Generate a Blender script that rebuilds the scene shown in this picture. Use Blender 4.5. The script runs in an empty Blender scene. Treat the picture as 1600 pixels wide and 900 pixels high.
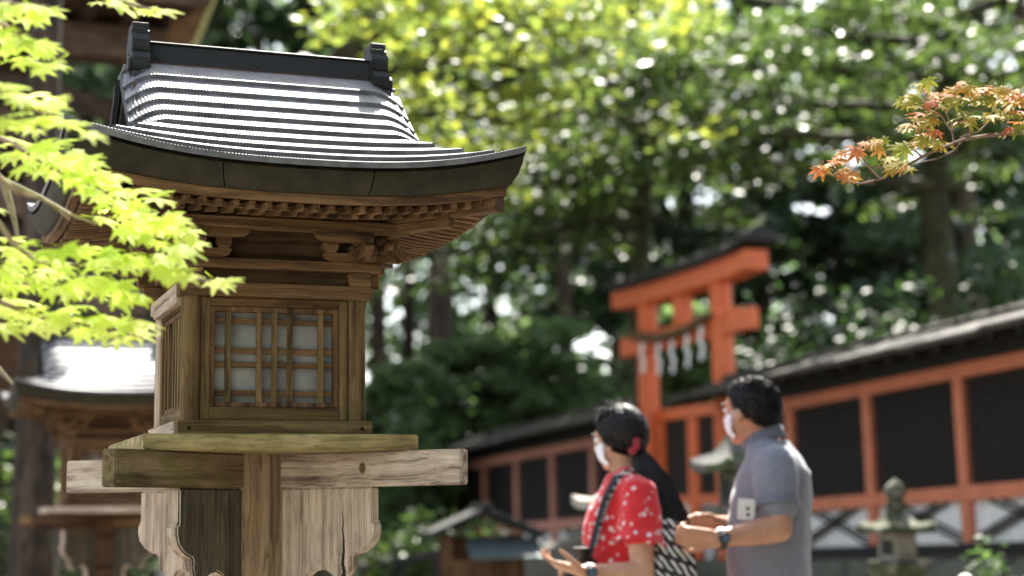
import bpy, bmesh, math, random
import numpy as np
from mathutils import Vector, Matrix

random.seed(7)
RNG = np.random.default_rng(11)
PI = math.pi
SC = bpy.context.scene
COL = SC.collection
R = math.radians

# ------------------------------------------------------------------ camera
CAM_Z, FPX, PITCH, ROLL = 1.2, 2567.0, 0.1357, -0.0135
cam_d = bpy.data.cameras.new("camera")
cam = bpy.data.objects.new("camera", cam_d)
COL.objects.link(cam)
cam_d.sensor_width = 36.0
cam_d.lens = FPX / 1600 * 36
cam_d.clip_start, cam_d.clip_end = 0.05, 3000
cam.matrix_world = (Matrix.Translation((0, 0, CAM_Z)) @ Matrix.Rotation(PI / 2 + PITCH, 4, 'X')
                    @ Matrix.Rotation(ROLL, 4, 'Z'))
cam_d.dof.use_dof = True
cam_d.dof.focus_distance = 3.62
cam_d.dof.aperture_fstop = 2.15
SC.camera = cam

# ------------------------------------------------------------------ light
SUN_EL, SUN_AZ = R(52), R(5)          # azimuth from +Y towards +X: the sun stands behind the lantern
world = bpy.data.worlds.new("World")
SC.world = world
world.use_nodes = True
wn = world.node_tree
bg = wn.nodes["Background"]
sky = wn.nodes.new("ShaderNodeTexSky")
sky.sky_type = 'NISHITA'
sky.sun_disc = False
sky.sun_elevation = SUN_EL
sky.sun_rotation = SUN_AZ
sky.air_density = 1.0
sky.dust_density = 2.0
hs = wn.nodes.new("ShaderNodeHueSaturation")       # thin summer haze: a paler blue all over the sky
hs.inputs["Saturation"].default_value = 0.55
wn.links.new(sky.outputs[0], hs.inputs["Color"])
wn.links.new(hs.outputs[0], bg.inputs[0])
bg.inputs[1].default_value = 0.12
sun_d = bpy.data.lights.new("sun", 'SUN')
sun_d.energy = 5.0
sun_d.angle = R(0.53)
sun_d.color = (1.0, 0.95, 0.86)
sun = bpy.data.objects.new("sun", sun_d)
COL.objects.link(sun)
_sd = Vector((math.sin(SUN_AZ) * math.cos(SUN_EL), math.cos(SUN_AZ) * math.cos(SUN_EL), math.sin(SUN_EL)))
sun.rotation_euler = _sd.to_track_quat('Z', 'Y').to_euler()
sun.location = _sd * 60
SC.view_settings.view_transform = 'Standard'
SC.view_settings.look = 'None'
SC.view_settings.exposure = 2.0
SC.view_settings.gamma = 1.0
SC.view_settings.use_curve_mapping = False
SC.render.engine = 'CYCLES'
SC.cycles.use_denoising = True
SC.cycles.max_bounces = 8
SC.cycles.sample_clamp_indirect = 8

# ------------------------------------------------------------------ helpers
def ray(px, py):
    a, b = px - 800, py - 450
    cr, sr = math.cos(ROLL), math.sin(ROLL)
    x, y = (a * cr + b * sr) / FPX, -(-a * sr + b * cr) / FPX
    c, s = math.cos(PITCH), math.sin(PITCH)
    return Vector((x, c - s * y, s + c * y))

def at(px, py, Y):
    """the place in the world, Y metres in front of the camera, that stands at this point of the photograph"""
    r = ray(px, py)
    return Vector((0, 0, CAM_Z)) + r * (Y / r.y)

class MB:
    def __init__(s):
        s.v, s.f, s.mi, s.cur = [], [], [], 0
    def add(s, vs, fs):
        o = len(s.v)
        s.v += [tuple(p) for p in vs]
        s.f += [tuple(i + o for i in q) for q in fs]
        s.mi += [s.cur] * len(fs)
        return s
    def box(s, x0, x1, y0, y1, z0, z1, fn=None):
        vs = [(x, y, z) for z in (z0, z1) for y in (y0, y1) for x in (x0, x1)]
        if fn: vs = [fn(*p) for p in vs]
        return s.add(vs, [(0, 2, 3, 1), (4, 5, 7, 6), (0, 1, 5, 4), (2, 6, 7, 3), (0, 4, 6, 2), (1, 3, 7, 5)])
    def bar(s, a, b, w, h, up=(0, 0, 1)):
        a, b = Vector(a), Vector(b)
        d = (b - a).normalized(); u = Vector(up)
        r = d.cross(u).normalized(); u = r.cross(d).normalized()
        vs = [p + r * (i * w / 2) + u * (j * h / 2) for p in (a, b) for j in (-1, 1) for i in (-1, 1)]
        return s.add(vs, [(0, 2, 3, 1), (4, 5, 7, 6), (0, 1, 5, 4), (2, 6, 7, 3), (0, 4, 6, 2), (1, 3, 7, 5)])
    def prism(s, poly, t0, t1, fn):
        n = len(poly)
        vs = [fn(u, v, t0) for u, v in poly] + [fn(u, v, t1) for u, v in poly]
        fs = [tuple(range(n))[::-1], tuple(range(n, 2 * n))]
        fs += [(i, (i + 1) % n, n + (i + 1) % n, n + i) for i in range(n)]
        return s.add(vs, fs)
    def tube(s, pts, rad, n=8, cap=True, ref=None):
        pts = [Vector(p) for p in pts]
        if not hasattr(rad, '__len__'): rad = [rad] * len(pts)
        vs, fs = [], []
        prev = None
        for i, p in enumerate(pts):
            d = (pts[min(i + 1, len(pts) - 1)] - pts[max(i - 1, 0)]).normalized()
            if prev is None:
                a = Vector((0, 0, 1)) if abs(d.z) < .9 else Vector((1, 0, 0))
                u = d.cross(a).normalized()
            else:
                u = (prev - d * prev.dot(d)).normalized()
            prev = u
            w = d.cross(u)
            for k in range(n):
                t = 2 * PI * k / n
                vs.append(p + (u * math.cos(t) + w * math.sin(t)) * rad[i])
        for i in range(len(pts) - 1):
            for k in range(n):
                fs.append((i * n + k, i * n + (k + 1) % n, (i + 1) * n + (k + 1) % n, (i + 1) * n + k))
        if cap:
            fs.append(tuple(range(n))[::-1]); fs.append(tuple(range((len(pts) - 1) * n, len(pts) * n)))
        return s.add(vs, fs)
    def lathe(s, prof, c=(0, 0, 0), n=16, sq=None, rot=0.0):
        vs, fs = [], []
        for r, z in prof:
            for k in range(n):
                t = 2 * PI * k / n + rot
                vs.append((c[0] + r * math.cos(t), c[1] + r * math.sin(t), c[2] + z))
        m = len(prof)
        for i in range(m - 1):
            for k in range(n):
                fs.append((i * n + k, i * n + (k + 1) % n, (i + 1) * n + (k + 1) % n, (i + 1) * n + k))
        fs.append(tuple(range(n))[::-1]); fs.append(tuple(range((m - 1) * n, m * n)))
        return s.add(vs, fs)
    def grid(s, fn, nu, nv):
        vs = [fn(i / nu, j / nv) for j in range(nv + 1) for i in range(nu + 1)]
        fs = [(j * (nu + 1) + i, j * (nu + 1) + i + 1, (j + 1) * (nu + 1) + i + 1, (j + 1) * (nu + 1) + i)
              for j in range(nv) for i in range(nu)]
        return s.add(vs, fs)
    def ball(s, c, r, n=12, m=8):
        rr = r if hasattr(r, '__len__') else (r, r, r)
        vs, fs = [], []
        for j in range(1, m):
            t = PI * j / m
            for k in range(n):
                a = 2 * PI * k / n
                vs.append((c[0] + rr[0] * math.sin(t) * math.cos(a), c[1] + rr[1] * math.sin(t) * math.sin(a), c[2] + rr[2] * math.cos(t)))
        top = len(vs); vs.append((c[0], c[1], c[2] + rr[2])); vs.append((c[0], c[1], c[2] - rr[2]))
        for j in range(m - 2):
            for k in range(n):
                fs.append((j * n + k, (j + 1) * n + k, (j + 1) * n + (k + 1) % n, j * n + (k + 1) % n))
        for k in range(n):
            fs.append((top, k, (k + 1) % n)); fs.append((top + 1, (m - 2) * n + (k + 1) % n, (m - 2) * n + k))
        return s.add(vs, fs)
    def mesh(s, name, mat, bevel=0, smooth=None, fix=True, seg=1):
        me = bpy.data.meshes.new(name)
        me.from_pydata(s.v, [], s.f)
        if fix or bevel:
            bm = bmesh.new(); bm.from_mesh(me)
            bmesh.ops.recalc_face_normals(bm, faces=bm.faces)
            if bevel:
                ed = [e for e in bm.edges if len(e.link_faces) == 2 and e.calc_face_angle(0) > 0.5]
                bmesh.ops.bevel(bm, geom=ed, offset=bevel, segments=seg, affect='EDGES', clamp_overlap=True)
            bm.to_mesh(me); bm.free()
        for m in (mat if isinstance(mat, (list, tuple)) else [mat]): me.materials.append(m)
        if any(s.mi) and not bevel:
            me.polygons.foreach_set('material_index', s.mi)
        if smooth is not None:
            me.shade_smooth()
            me.set_sharp_from_angle(angle=R(smooth))
        return me
    def build(s, name, mat, parent=None, **k):
        return link(name, s.mesh(name, mat, **k), parent)

def link(name, me, parent=None, loc=None, rz=None, label=None):
    o = bpy.data.objects.new(name, me)
    COL.objects.link(o)
    if parent: o.parent = parent
    if loc is not None: o.location = loc
    if rz is not None: o.rotation_euler = (0, 0, rz)
    if label: o['label'] = label
    return o

def tag(o, label=None, cat=None, group=None, kind=None):
    if label: o['label'] = label
    if cat: o['category'] = cat
    if group: o['group'] = group
    if kind: o['kind'] = kind
    return o

def thing(name, label, cat, loc=(0, 0, 0), rz=0, group=None):
    o = bpy.data.objects.new(name, None)
    COL.objects.link(o)
    o.location = loc; o.rotation_euler = (0, 0, rz)
    o.empty_display_size = .1
    return tag(o, label, cat, group)

def copy_tree(o, parent=None):
    c = o.copy(); COL.objects.link(c)
    if parent: c.parent = parent
    for ch in list(o.children): copy_tree(ch, c)
    return c

# ------------------------------------------------------------------ materials
def mat_new(name):
    m = bpy.data.materials.new(name); m.use_nodes = True
    nt = m.node_tree
    return m, nt, nt.nodes["Principled BSDF"]

def nd(nt, t, **k):
    n = nt.nodes.new(t)
    for a, b in k.items():
        if a in n.inputs: n.inputs[a].default_value = b
        else: setattr(n, a, b)
    return n

def ramp(nt, fac, stops, interp='LINEAR'):
    r = nt.nodes.new("ShaderNodeValToRGB")
    r.color_ramp.interpolation = interp
    el = r.color_ramp.elements
    while len(el) < len(stops): el.new(0.5)
    for e, (p, c) in zip(el, stops):
        e.position = p; e.color = (*c, 1) if len(c) == 3 else c
    nt.links.new(fac, r.inputs[0])
    return r.outputs[0]

def mixc(nt, fac, a, b, mode='MIX'):
    m = nt.nodes.new("ShaderNodeMix"); m.data_type = 'RGBA'; m.blend_type = mode
    for sock, v in ((m.inputs[0], fac), (m.inputs[6], a), (m.inputs[7], b)):
        if hasattr(v, 'is_output'): nt.links.new(v, sock)
        elif isinstance(v, (int, float)): sock.default_value = v
        else: sock.default_value = (*v, 1)
    return m.outputs[2]

def noise(nt, vec, scale, detail=4, rough=.55):
    n = nd(nt, "ShaderNodeTexNoise", Scale=scale, Detail=detail, Roughness=rough)
    if vec is not None: nt.links.new(vec, n.inputs["Vector"])
    return n.outputs["Fac"]

def coords(nt, scale=(1, 1, 1), rot=(0, 0, 0), kind="Object"):
    tc = nt.nodes.new("ShaderNodeTexCoord")
    mp = nt.nodes.new("ShaderNodeMapping")
    mp.inputs["Scale"].default_value = scale; mp.inputs["Rotation"].default_value = rot
    nt.links.new(tc.outputs[kind], mp.inputs[0])
    return mp.outputs[0]

def bump(nt, b, h, strength=.3, dist=.01):
    n = nd(nt, "ShaderNodeBump", Strength=strength, Distance=dist)
    nt.links.new(h, n.inputs["Height"])
    nt.links.new(n.outputs[0], b.inputs["Normal"])

def wood(name, dark, base, light, axis='x', grain=55, moss=None, moss_amt=.5, rough=.8, knot=False, crack=.35):
    m, nt, b = mat_new(name)
    lo = 2.2
    sc = {'x': (lo, grain, grain), 'y': (grain, lo, grain), 'z': (grain, grain, lo)}[axis]
    v = coords(nt, sc)
    # wavy grain: bend the lookup with a slow noise
    pl = coords(nt)
    wn_ = nd(nt, "ShaderNodeTexNoise", Scale=6.0, Detail=2.0)
    nt.links.new(pl, wn_.inputs["Vector"])
    ad = nt.nodes.new("ShaderNodeVectorMath"); ad.operation = 'MULTIPLY_ADD'
    nt.links.new(wn_.outputs["Color"], ad.inputs[0])
    ad.inputs[1].default_value = (1.1, 1.1, 1.1)
    nt.links.new(v, ad.inputs[2])
    g = noise(nt, ad.outputs[0], 1.0, 7, .62)
    col = ramp(nt, g, [(.34, dark), (.49, base), (.66, light)])
    fine = noise(nt, ad.outputs[0], 3.1, 3, .7)
    fr = ramp(nt, fine, [(.38, (.34, .31, .29)), (.47, (1, 1, 1))])
    col = mixc(nt, crack, col, fr, 'MULTIPLY')
    big = noise(nt, pl, 9.0, 4, .6)
    col = mixc(nt, .55, col, ramp(nt, big, [(.3, (.62, .6, .58)), (.7, (1.25, 1.2, 1.12))]), 'MULTIPLY')
    oi = nt.nodes.new("ShaderNodeObjectInfo")
    col = mixc(nt, .35, col, ramp(nt, oi.outputs["Random"], [(0, (.72, .72, .74)), (1, (1.22, 1.18, 1.12))]), 'MULTIPLY')
    if knot:
        vo = nd(nt, "ShaderNodeTexVoronoi", Scale=1.0)
        nt.links.new(coords(nt, (6, 14, 14) if axis == 'x' else (14, 14, 6)), vo.inputs["Vector"])
        col = mixc(nt, ramp(nt, vo.outputs["Distance"], [(.05, (1, 1, 1)), (.16, (0, 0, 0))]), col, (.07, .04, .02))
    if moss:
        mf = noise(nt, pl, 13.0, 6, .7)
        mk = ramp(nt, mf, [(.62 - moss_amt * .4, (0, 0, 0)), (.80 - moss_amt * .4, (1, 1, 1))])
        col = mixc(nt, mixc(nt, .8, (0, 0, 0), mk), col, moss)
    nt.links.new(col, b.inputs["Base Color"])
    b.inputs["Roughness"].default_value = rough
    b.inputs["Specular IOR Level"].default_value = .25
    bump(nt, b, mixc(nt, .4, g, fine), .55, .004)
    return m

def plain(name, col, rough=.6, var=.18, scale=20, metal=0, bstr=.15, spec=.4):
    m, nt, b = mat_new(name)
    v = coords(nt)
    n = noise(nt, v, scale, 5, .6)
    lo = tuple(c * (1 - var * 1.6) for c in col); hi = tuple(min(1, c * (1 + var)) for c in col)
    nt.links.new(ramp(nt, n, [(.3, lo), (.7, hi)]), b.inputs["Base Color"])
    b.inputs["Roughness"].default_value = rough
    b.inputs["Metallic"].default_value = metal
    b.inputs["Specular IOR Level"].default_value = spec
    if bstr: bump(nt, b, n, bstr, .005)
    return m

def leafmat(name, dark, light, trans, tw=.5, rough=.42, scale=1.2, spec=.35, extra=None):
    m, nt, b = mat_new(name)
    geo = nt.nodes.new("ShaderNodeNewGeometry")
    v = coords(nt)
    n = noise(nt, v, scale, 3, .6)
    mx = nt.nodes.new("ShaderNodeMath"); mx.operation = 'MULTIPLY_ADD'
    nt.links.new(geo.outputs["Random Per Island"], mx.inputs[0]); mx.inputs[1].default_value = .55
    s2 = nt.nodes.new("ShaderNodeMath"); s2.operation = 'MULTIPLY'; s2.inputs[1].default_value = .5
    nt.links.new(n, s2.inputs[0]); nt.links.new(s2.outputs[0], mx.inputs[2])
    stops = [(.1, dark), (.75, light)] if not extra else [(.1, dark), (.5, light), (.85, extra)]
    nt.links.new(ramp(nt, mx.outputs[0], stops), b.inputs["Base Color"])
    b.inputs["Roughness"].default_value = rough
    b.inputs["Specular IOR Level"].default_value = spec
    tr = nt.nodes.new("ShaderNodeBsdfTranslucent")
    k = lambda c: tuple(min(.95, x * t) for x, t in zip(c, trans))
    st2 = [(p, k(c)) for p, c in stops]
    nt.links.new(ramp(nt, mx.outputs[0], st2), tr.inputs[0])
    ms = nt.nodes.new("ShaderNodeMixShader"); ms.inputs[0].default_value = tw
    nt.links.new(b.outputs[0], ms.inputs[1]); nt.links.new(tr.outputs[0], ms.inputs[2])
    nt.links.new(ms.outputs[0], nt.nodes["Material Output"].inputs[0])
    return m

BR = ((.040, .022, .010), (.135, .076, .034), (.24, .142, .070))        # brown, sheltered
GR = ((.19, .14, .105), (.50, .405, .315), (.64, .55, .45))           # bleached grey
OL = ((.045, .029, .012), (.155, .099, .042), (.27, .182, .086))          # olive, algae grown
MOSS = (.13, .115, .04)
W = {}
for ax in 'xyz':
    W['brown_' + ax] = wood('brown_wood_' + ax, *BR, axis=ax)
    W['olive_' + ax] = wood('olive_wood_' + ax, *OL, axis=ax, moss=MOSS, moss_amt=.25)
    W['grey_' + ax] = wood('bleached_wood_' + ax, *GR, axis=ax, crack=.4, grain=70)
W['dark_x'] = wood('dark_wood', (.03, .016, .009), (.085, .045, .022), (.14, .08, .04))
W['plank'] = wood('mossy_plank_wood', (.10, .08, .03), (.36, .29, .13), (.50, .43, .24), moss=(.15, .135, .05), moss_amt=.30, grain=40)
W['moss_beam'] = wood('mossy_beam_wood', (.05, .034, .018), (.15, .105, .058), (.24, .18, .11), moss=(.12, .12, .035), moss_amt=.36)
W['knot_beam'] = wood('bleached_beam_wood', (.14, .095, .07), (.46, .37, .29), (.64, .55, .45), crack=.75, grain=45)
W['post'] = wood('post_wood', (.09, .060, .034), (.24, .17, .10), (.38, .28, .18), axis='z', crack=.6)
COPPER = plain('dark_copper_sheet', (.026, .027, .024), .45, .3, 30, .0, .06, .4)
COPPER_R = plain('ribbed_copper_sheet', (.135, .136, .138), .55, .4, 22, .0, .05, .9)
FASCIA = plain('green_copper_fascia', (.030, .025, .013), .6, .3, 24, .0, .05, .25)
PAPER = plain('window_paper', (.33, .322, .31), .9, .25, 9, 0, .02, .1)
NAIL = plain('iron_nail', (.02, .018, .016), .5, .2, 50, .6)
STONE = plain('grey_stone', (.30, .29, .27), .85, .45, 22, 0, .5, .2)
def mossy_stone(name, base, moss, amt):
    m, nt, b = mat_new(name)
    v = coords(nt)
    col = ramp(nt, noise(nt, v, 26, 8, .65), [(.3, tuple(c * .5 for c in base)), (.7, tuple(c * 1.25 for c in base))])
    mk = ramp(nt, noise(nt, v, 7, 5, .65), [(.62 - amt * .4, (0, 0, 0)), (.72 - amt * .4, (1, 1, 1))])
    col = mixc(nt, mk, col, moss)
    nt.links.new(col, b.inputs["Base Color"]); b.inputs["Roughness"].default_value = .9
    bump(nt, b, noise(nt, v, 60, 6, .7), .5, .01)
    return m
MSTONE = mossy_stone('mossy_stone', (.27, .25, .21), (.055, .065, .028), .55)
PSTONE = mossy_stone('pale_stone', (.34, .31, .26), (.16, .17, .10), .1)
DSTONE = mossy_stone('dark_stone', (.12, .117, .107), (.05, .07, .025), .35)

# ------------------------------------------------------------------ ground
def gravel_mat():
    m, nt, b = mat_new('gravel_ground')
    v = coords(nt)
    col = ramp(nt, noise(nt, v, 45, 8, .75), [(.3, (.13, .118, .10)), (.7, (.34, .31, .27))])
    col = mixc(nt, ramp(nt, noise(nt, v, .35, 5, .6), [(.45, (0, 0, 0)), (.65, (1, 1, 1))]), col, (.13, .11, .07))
    nt.links.new(col, b.inputs["Base Color"]); b.inputs["Roughness"].default_value = .95
    bump(nt, b, noise(nt, v, 70, 6, .8), .6, .02)
    return m
def soil_mat():
    m, nt, b = mat_new('forest_soil')
    v = coords(nt)
    col = ramp(nt, noise(nt, v, 3, 8, .7), [(.3, (.035, .028, .018)), (.55, (.09, .075, .045)), (.75, (.07, .09, .03))])
    nt.links.new(col, b.inputs["Base Color"]); b.inputs["Roughness"].default_value = .95
    bump(nt, b, noise(nt, v, 12, 6, .8), .6, .05)
    return m
GRAVEL, SOIL = gravel_mat(), soil_mat()
o = MB().add([(-900, -900, 0), (900, -900, 0), (900, 900, 0), (-900, 900, 0)], [(0, 1, 2, 3)]).build('ground', GRAVEL)
tag(o, kind='structure')

# ------------------------------------------------------------------ the wooden lantern
H0 = 1.2
LYAW = .3587
def face_fn(k):
    """turns coordinates of the front face (x along it, y depth, z up) into those of face k"""
    c, s = round(math.cos(k * PI / 2)), round(math.sin(k * PI / 2))
    return lambda x, y, z: (x * c - y * s, x * s + y * c, z)

TE, A1, A2, ZE = .45, .40, .66, .7406 + H0
def z_base(t): return ZE + A1 * t + A2 * t * t
def lift(x): return .062 * (min(abs(x), .53) / .5023) ** 2.6
def z_roof(x, t):
    return z_base(t) + lift(x) * max(0, 1 - t / .3)
def t_rows(n=9):
    ts = np.linspace(0, TE, 400)
    L = np.concatenate([[0], np.cumsum(np.hypot(np.diff(ts), np.diff(z_base(ts))))])
    return [float(np.interp(L[-1] * i / n, L, ts)) for i in range(n + 1)]
E_ = .5023
XV = .338

def make_lantern():
    root = thing('wooden_lantern', 'large weathered wooden lantern with a papered lattice window and ribbed copper roof',
                 'lantern', (-.6107, 3.9087, 0), LYAW, 'wooden lanterns in a row along the shrine')
    H = H0
    P = lambda name, mb, mat, parent=root, **k: mb.build(name, mat, parent, **{**dict(bevel=.0016), **k})
    # base stone and post
    P('base_stone', MB().box(-.21, .21, -.21, .21, 0, .16), STONE, bevel=.012)
    w = .070
    P('post', MB().prism([(-w, -w + .008), (-w + .008, -w), (w - .008, -w), (w, -w + .008), (w, w - .008), (w - .008, w), (-w + .008, w), (-w, w - .008)],
                         .16, H + .1425, lambda u, v, t: (u, v, t)), W['post'], bevel=0)
    # four diagonal beams and the scalloped brackets under them
    def arc(c, r, a0, a1, n=7):
        return [(c[0] + r * math.cos(R(a0 + (a1 - a0) * i / n)), c[1] + r * math.sin(R(a0 + (a1 - a0) * i / n))) for i in range(n + 1)]
    prof = [(.034, .0622), (.323, .0622), (.323, -.016), (.331, -.020)]
    prof += [(.331, -.040), (.325, -.058), (.312, -.073), (.294, -.084), (.272, -.090), (.268, -.098)]
    prof += [(.270, -.112), (.264, -.128), (.252, -.140), (.236, -.147), (.222, -.146)]
    prof += [(.214, -.134), (.198, -.126), (.18, -.124), (.162, -.129), (.148, -.140), (.140, -.156)]
    prof += [(.138, -.19), (.128, -.23), (.112, -.26), (.096, -.275), (.09, -.30), (.082, -.34), (.066, -.375), (.034, -.39)]
    bmesh_src = MB().prism(prof, -.0155, .0155, lambda u, v, t: (u, t, v))
    br = bmesh_src.mesh('bracket', W['grey_z'], bevel=.004, seg=2)
    brc = bmesh_src.mesh('bracket', CRACKED, bevel=.004, seg=2)
    brs = bmesh_src.mesh('bracket', W['grey_z'], bevel=.004, seg=2)       # one face darker: its shade is put into the colour
    brs.materials.append(SHADE_DARK)
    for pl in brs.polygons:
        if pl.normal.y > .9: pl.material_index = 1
    for i, (a, m) in enumerate(((-135, W['moss_beam']), (-45, W['knot_beam']), (135, W['grey_x']), (45, W['olive_x']))):
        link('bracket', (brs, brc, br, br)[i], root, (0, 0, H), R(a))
        mb = MB().box(.03, .549, -.0185, .0185, .0626, .1420)
        me = mb.mesh('cross_beam', m, bevel=.003, seg=2)
        link('cross_beam', me, root, (0, 0, H - .0002 * i), R(a))
    # plank under the fire box
    p = .3066
    P('platform_plank', MB().box(-p, p, -p, p, H + .1428, H + .1778), W['plank'], bevel=.003, seg=2)
    # sills, corner posts, head beams
    for k in range(4):
        f = face_fn(k); ax = 'x' if k % 2 == 0 else 'y'
        l = .2222 if k % 2 == 0 else .176
        mat = W['olive_' + ax] if k in (0, 1) else W['grey_' + ax]
        s = P('sill', MB().box(-l, l, -.2245, -.178, H + .178, H + .2115, f), mat)
        if k % 2 == 0:
            for x in (-.197, .197):
                MB().lathe([(.0, 0), (.0042, .0), (.0036, .002), (0, .0026)], (0, 0, 0), 8).build('nail', NAIL, s)
                n = s.children[-1]; n.matrix_local = Matrix.Translation(f(x, -.2245, H + .194)) @ Matrix.Rotation(k * PI / 2, 4, 'Z') @ Matrix.Rotation(PI / 2, 4, 'X')
        l = .2214 if k % 2 == 0 else .1738
        z0 = H + .4912 if k % 2 == 0 else H + .478
        P('head_beam', MB().box(-l, l, -.2214, -.176, z0, H + .5228, f), W[('brown_' if k < 2 else 'grey_') + ax])
        if k % 2:      # end nose of the side head beams, proud of the front one
            pass
    for sx in (-1, 1):
        for sy in (-1, 1):
            me = MB().lathe([(.0228, H + .212), (.0228, H + .4910)], (sx * .1905, sy * .1905, 0), 20).mesh('corner_post', W['olive_z' if sy < 0 else 'grey_z'], smooth=40)
            link('corner_post', me, root)
    for k in range(4):
        f = face_fn(k); h = 'x' if k % 2 == 0 else 'y'
        for s in (-1, 1):
            P('jamb', MB().box(*sorted((s * .1495, s * .1685)), -.204, -.172, H + .212, H + .4905, f), W['olive_z'])
        P('lintel', MB().box(-.1493, .1493, -.203, -.172, H + .4715, H + .4905, f), W['brown_' + h])
        P('bottom_board', MB().box(-.1493, .1493, -.203, -.172, H + .212, H + .2425, f), W['olive_' + h])
        win = MB()
        win.box(-.1490, -.1372, -.197, -.175, H + .243, H + .471, f); win.box(.1372, .1490, -.197, -.175, H + .243, H + .471, f)
        win.box(-.1370, .1370, -.196, -.175, H + .459, H + .471, f); win.box(-.1370, .1370, -.196, -.175, H + .243, H + .2535, f)
        wo = P('window', win, W['brown_z'], bevel=.001)
        for x in (-.1065, -.0352, 0, .0358, .1078):
            P('lattice_bar', MB().box(x - .0064, x + .0064, -.194, -.184, H + .2537, H + .4588, f), W['olive_z'], wo, bevel=.0008)
        for z in (.439, .3712, .3397, .2753):
            P('lattice_bar', MB().box(-.1368, .1368, -.1838, -.176, H + z - .0062, H + z + .0062, f), W['brown_' + h], wo, bevel=.0008)
        P('paper_screen', MB().box(-.148, .148, -.1715, -.170, H + .2440, H + .470, f), PAPER, wo, bevel=0)
    P('inner_ceiling', MB().box(-.17, .17, -.17, .17, H + .495, H + .505), W['dark_x'], bevel=0)
    # the zone of beams and brackets under the eaves
    P('upper_wall', MB().box(-.186, .186, -.186, .186, H + .5232, H + .668), W['dark_x'], bevel=0)
    for k in range(4):
        f = face_fn(k); h = 'x' if k % 2 == 0 else 'y'
        B = W['brown_' + h]
        l = .2460 if k % 2 == 0 else .1918
        z0, z1 = (.5562, .5776) if k % 2 == 0 else (.5562, .5772)
        P('tie_beam', MB().box(-l, l, -.2250, -.192, H + z0, H + z1, f), B)
        P('purlin', MB().box(-.297 if k % 2 == 0 else -.252, .297 if k % 2 == 0 else .252, -.2845, -.2545, H + .6372, H + .6640, f), B, bevel=.003)
        # shaped cushion under the purlin, each side
        for s in (-1, 1):
            pr = [(.075, .637), (.075, .630), (.082, .622), (.098, .618), (.20, .616), (.20, .637)]
            P('purlin_cushion', MB().prism([(s * u, v) for u, v in pr], -.279, -.260, lambda u, v, t: f(u, t, H + v)), B, bevel=.001)
            # bracket arm on the wall face, with a tapered block near its tip
            pr = [(.105, .596), (.112, .584), (.125, .5785), (.252, .5785), (.262, .586), (.262, .600), (.105, .600)]
            P('bracket_arm', MB().prism([(s * u, v) for u, v in pr], -.222, -.198, lambda u, v, t: f(u, t, H + v)), B, bevel=.001)
            pr = [(.112, .6005), (.136, .6005), (.142, .611), (.142, .6245), (.106, .6245), (.106, .611)]
            P('bearing_block', MB().prism([(s * u, v) for u, v in pr], -.2280, -.192, lambda u, v, t: f(u, t, H + v)), B, bevel=.001)
            # arm reaching forward
            pr = [(-.192, .5990), (-.192, .6060), (-.283, .6060), (-.290, .5985), (-.283, .588), (-.268, .5805), (-.192, .5805)]
            P('bracket_arm', MB().prism(pr, s * .1905 - .011, s * .1905 + .011, lambda u, v, t: f(t, u - .031, H + v + .005)), B, bevel=.001)
            pr = [(-.2500, .6115), (-.2520, .622), (-.2520, .6365), (-.288, .6365), (-.288, .622), (-.282, .6115)]
            P('bearing_block', MB().prism(pr, s * .1905 - .018, s * .1905 + .018, lambda u, v, t: f(t, u, H + v)), B, bevel=.001)
    for k in (1, 3):
        f = face_fn(k); d = 'x'
        for s in (-.165, .165):
            P('beam_end', MB().box(s - .017, s + .017, -.262, -.2255, H + .5570, H + .5766, f), W['brown_' + d], bevel=.001)
            P('beam_end', MB().box(s - .017, s + .017, -.250, -.1865, H + .5240, H + .5550, f), W['brown_' + d], bevel=.001)
    for sx in (-1, 1):
        for sy in (-1, 1):
            P('corner_block', MB().box(sx * .195 - .026, sx * .195 + .026, sy * .195 - .026, sy * .195 + .026, H + .5232, H + .5558), W['brown_x'], bevel=.002)
            pr = [(.018, .5780), (.026, .5890), (.028, .602), (.028, .618), (-.028, .618), (-.028, .602), (-.026, .5890), (-.018, .5780)]
            P('corner_block', MB().prism([(sx * .1960 + u, v) for u, v in pr], sy * .1960 - .026, sy * .1960 + .026, lambda u, v, t: (u, t, H + v)), W['brown_z'], bevel=.002)
            P('corner_block', MB().box(sx * .20 - .024, sx * .20 + .024, sy * .20 - .024, sy * .20 + .024, H + .618, H + .6366), W['brown_x'], bevel=.002)
            # a carved nose at the crossing of the purlins
            nz = MB()
            for q, (r_, z_, s_) in enumerate(((.300, .628, .017), (.316, .616, .014), (.304, .606, .012), (.286, .612, .016))):
                nz.ball((sx * r_ * .80, sy * r_ * .80, H + z_), (s_, s_, s_ * .8), 10, 7)
            nz.build('carved_nose', W['brown_z'], root, smooth=60)
    # rafters: two tiers on every side, hip rafters at the corners
    xs = [(-.4185 + .0349 * i) for i in range(25)]
    for k in range(4):
        f = face_fn(k); d = 'y' if k % 2 == 0 else 'x'
        rb, rf_ = MB(), MB()
        for x in xs:
            ax_ = abs(x); lf = lift(x) * .82
            y1 = -max(.19, ax_ + .014)
            if ax_ < .355:
                yo, zo, zi = -.383, H + .6495 + lf * .8, H + .6495 + .0165 + .21 * (.383 + y1 + .0) * .85
                zi = zo + (.383 + y1) * .16
                P('base_rafter', MB().bar(f(x, yo, zo + .0062), f(x, y1, zi + .0062), .0135, .0124), W['brown_' + d], bevel=.0008)
            y2 = -max(.345, ax_ + .016)
            if ax_ < .43:
                zo = H + .6512 + .0078 + lf
                P('flying_rafter', MB().bar(f(x, -.4465, zo), f(x, y2, zo + (.4465 + y2) * .10), .0142, .0152), W['brown_' + d], bevel=.0008)
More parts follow.
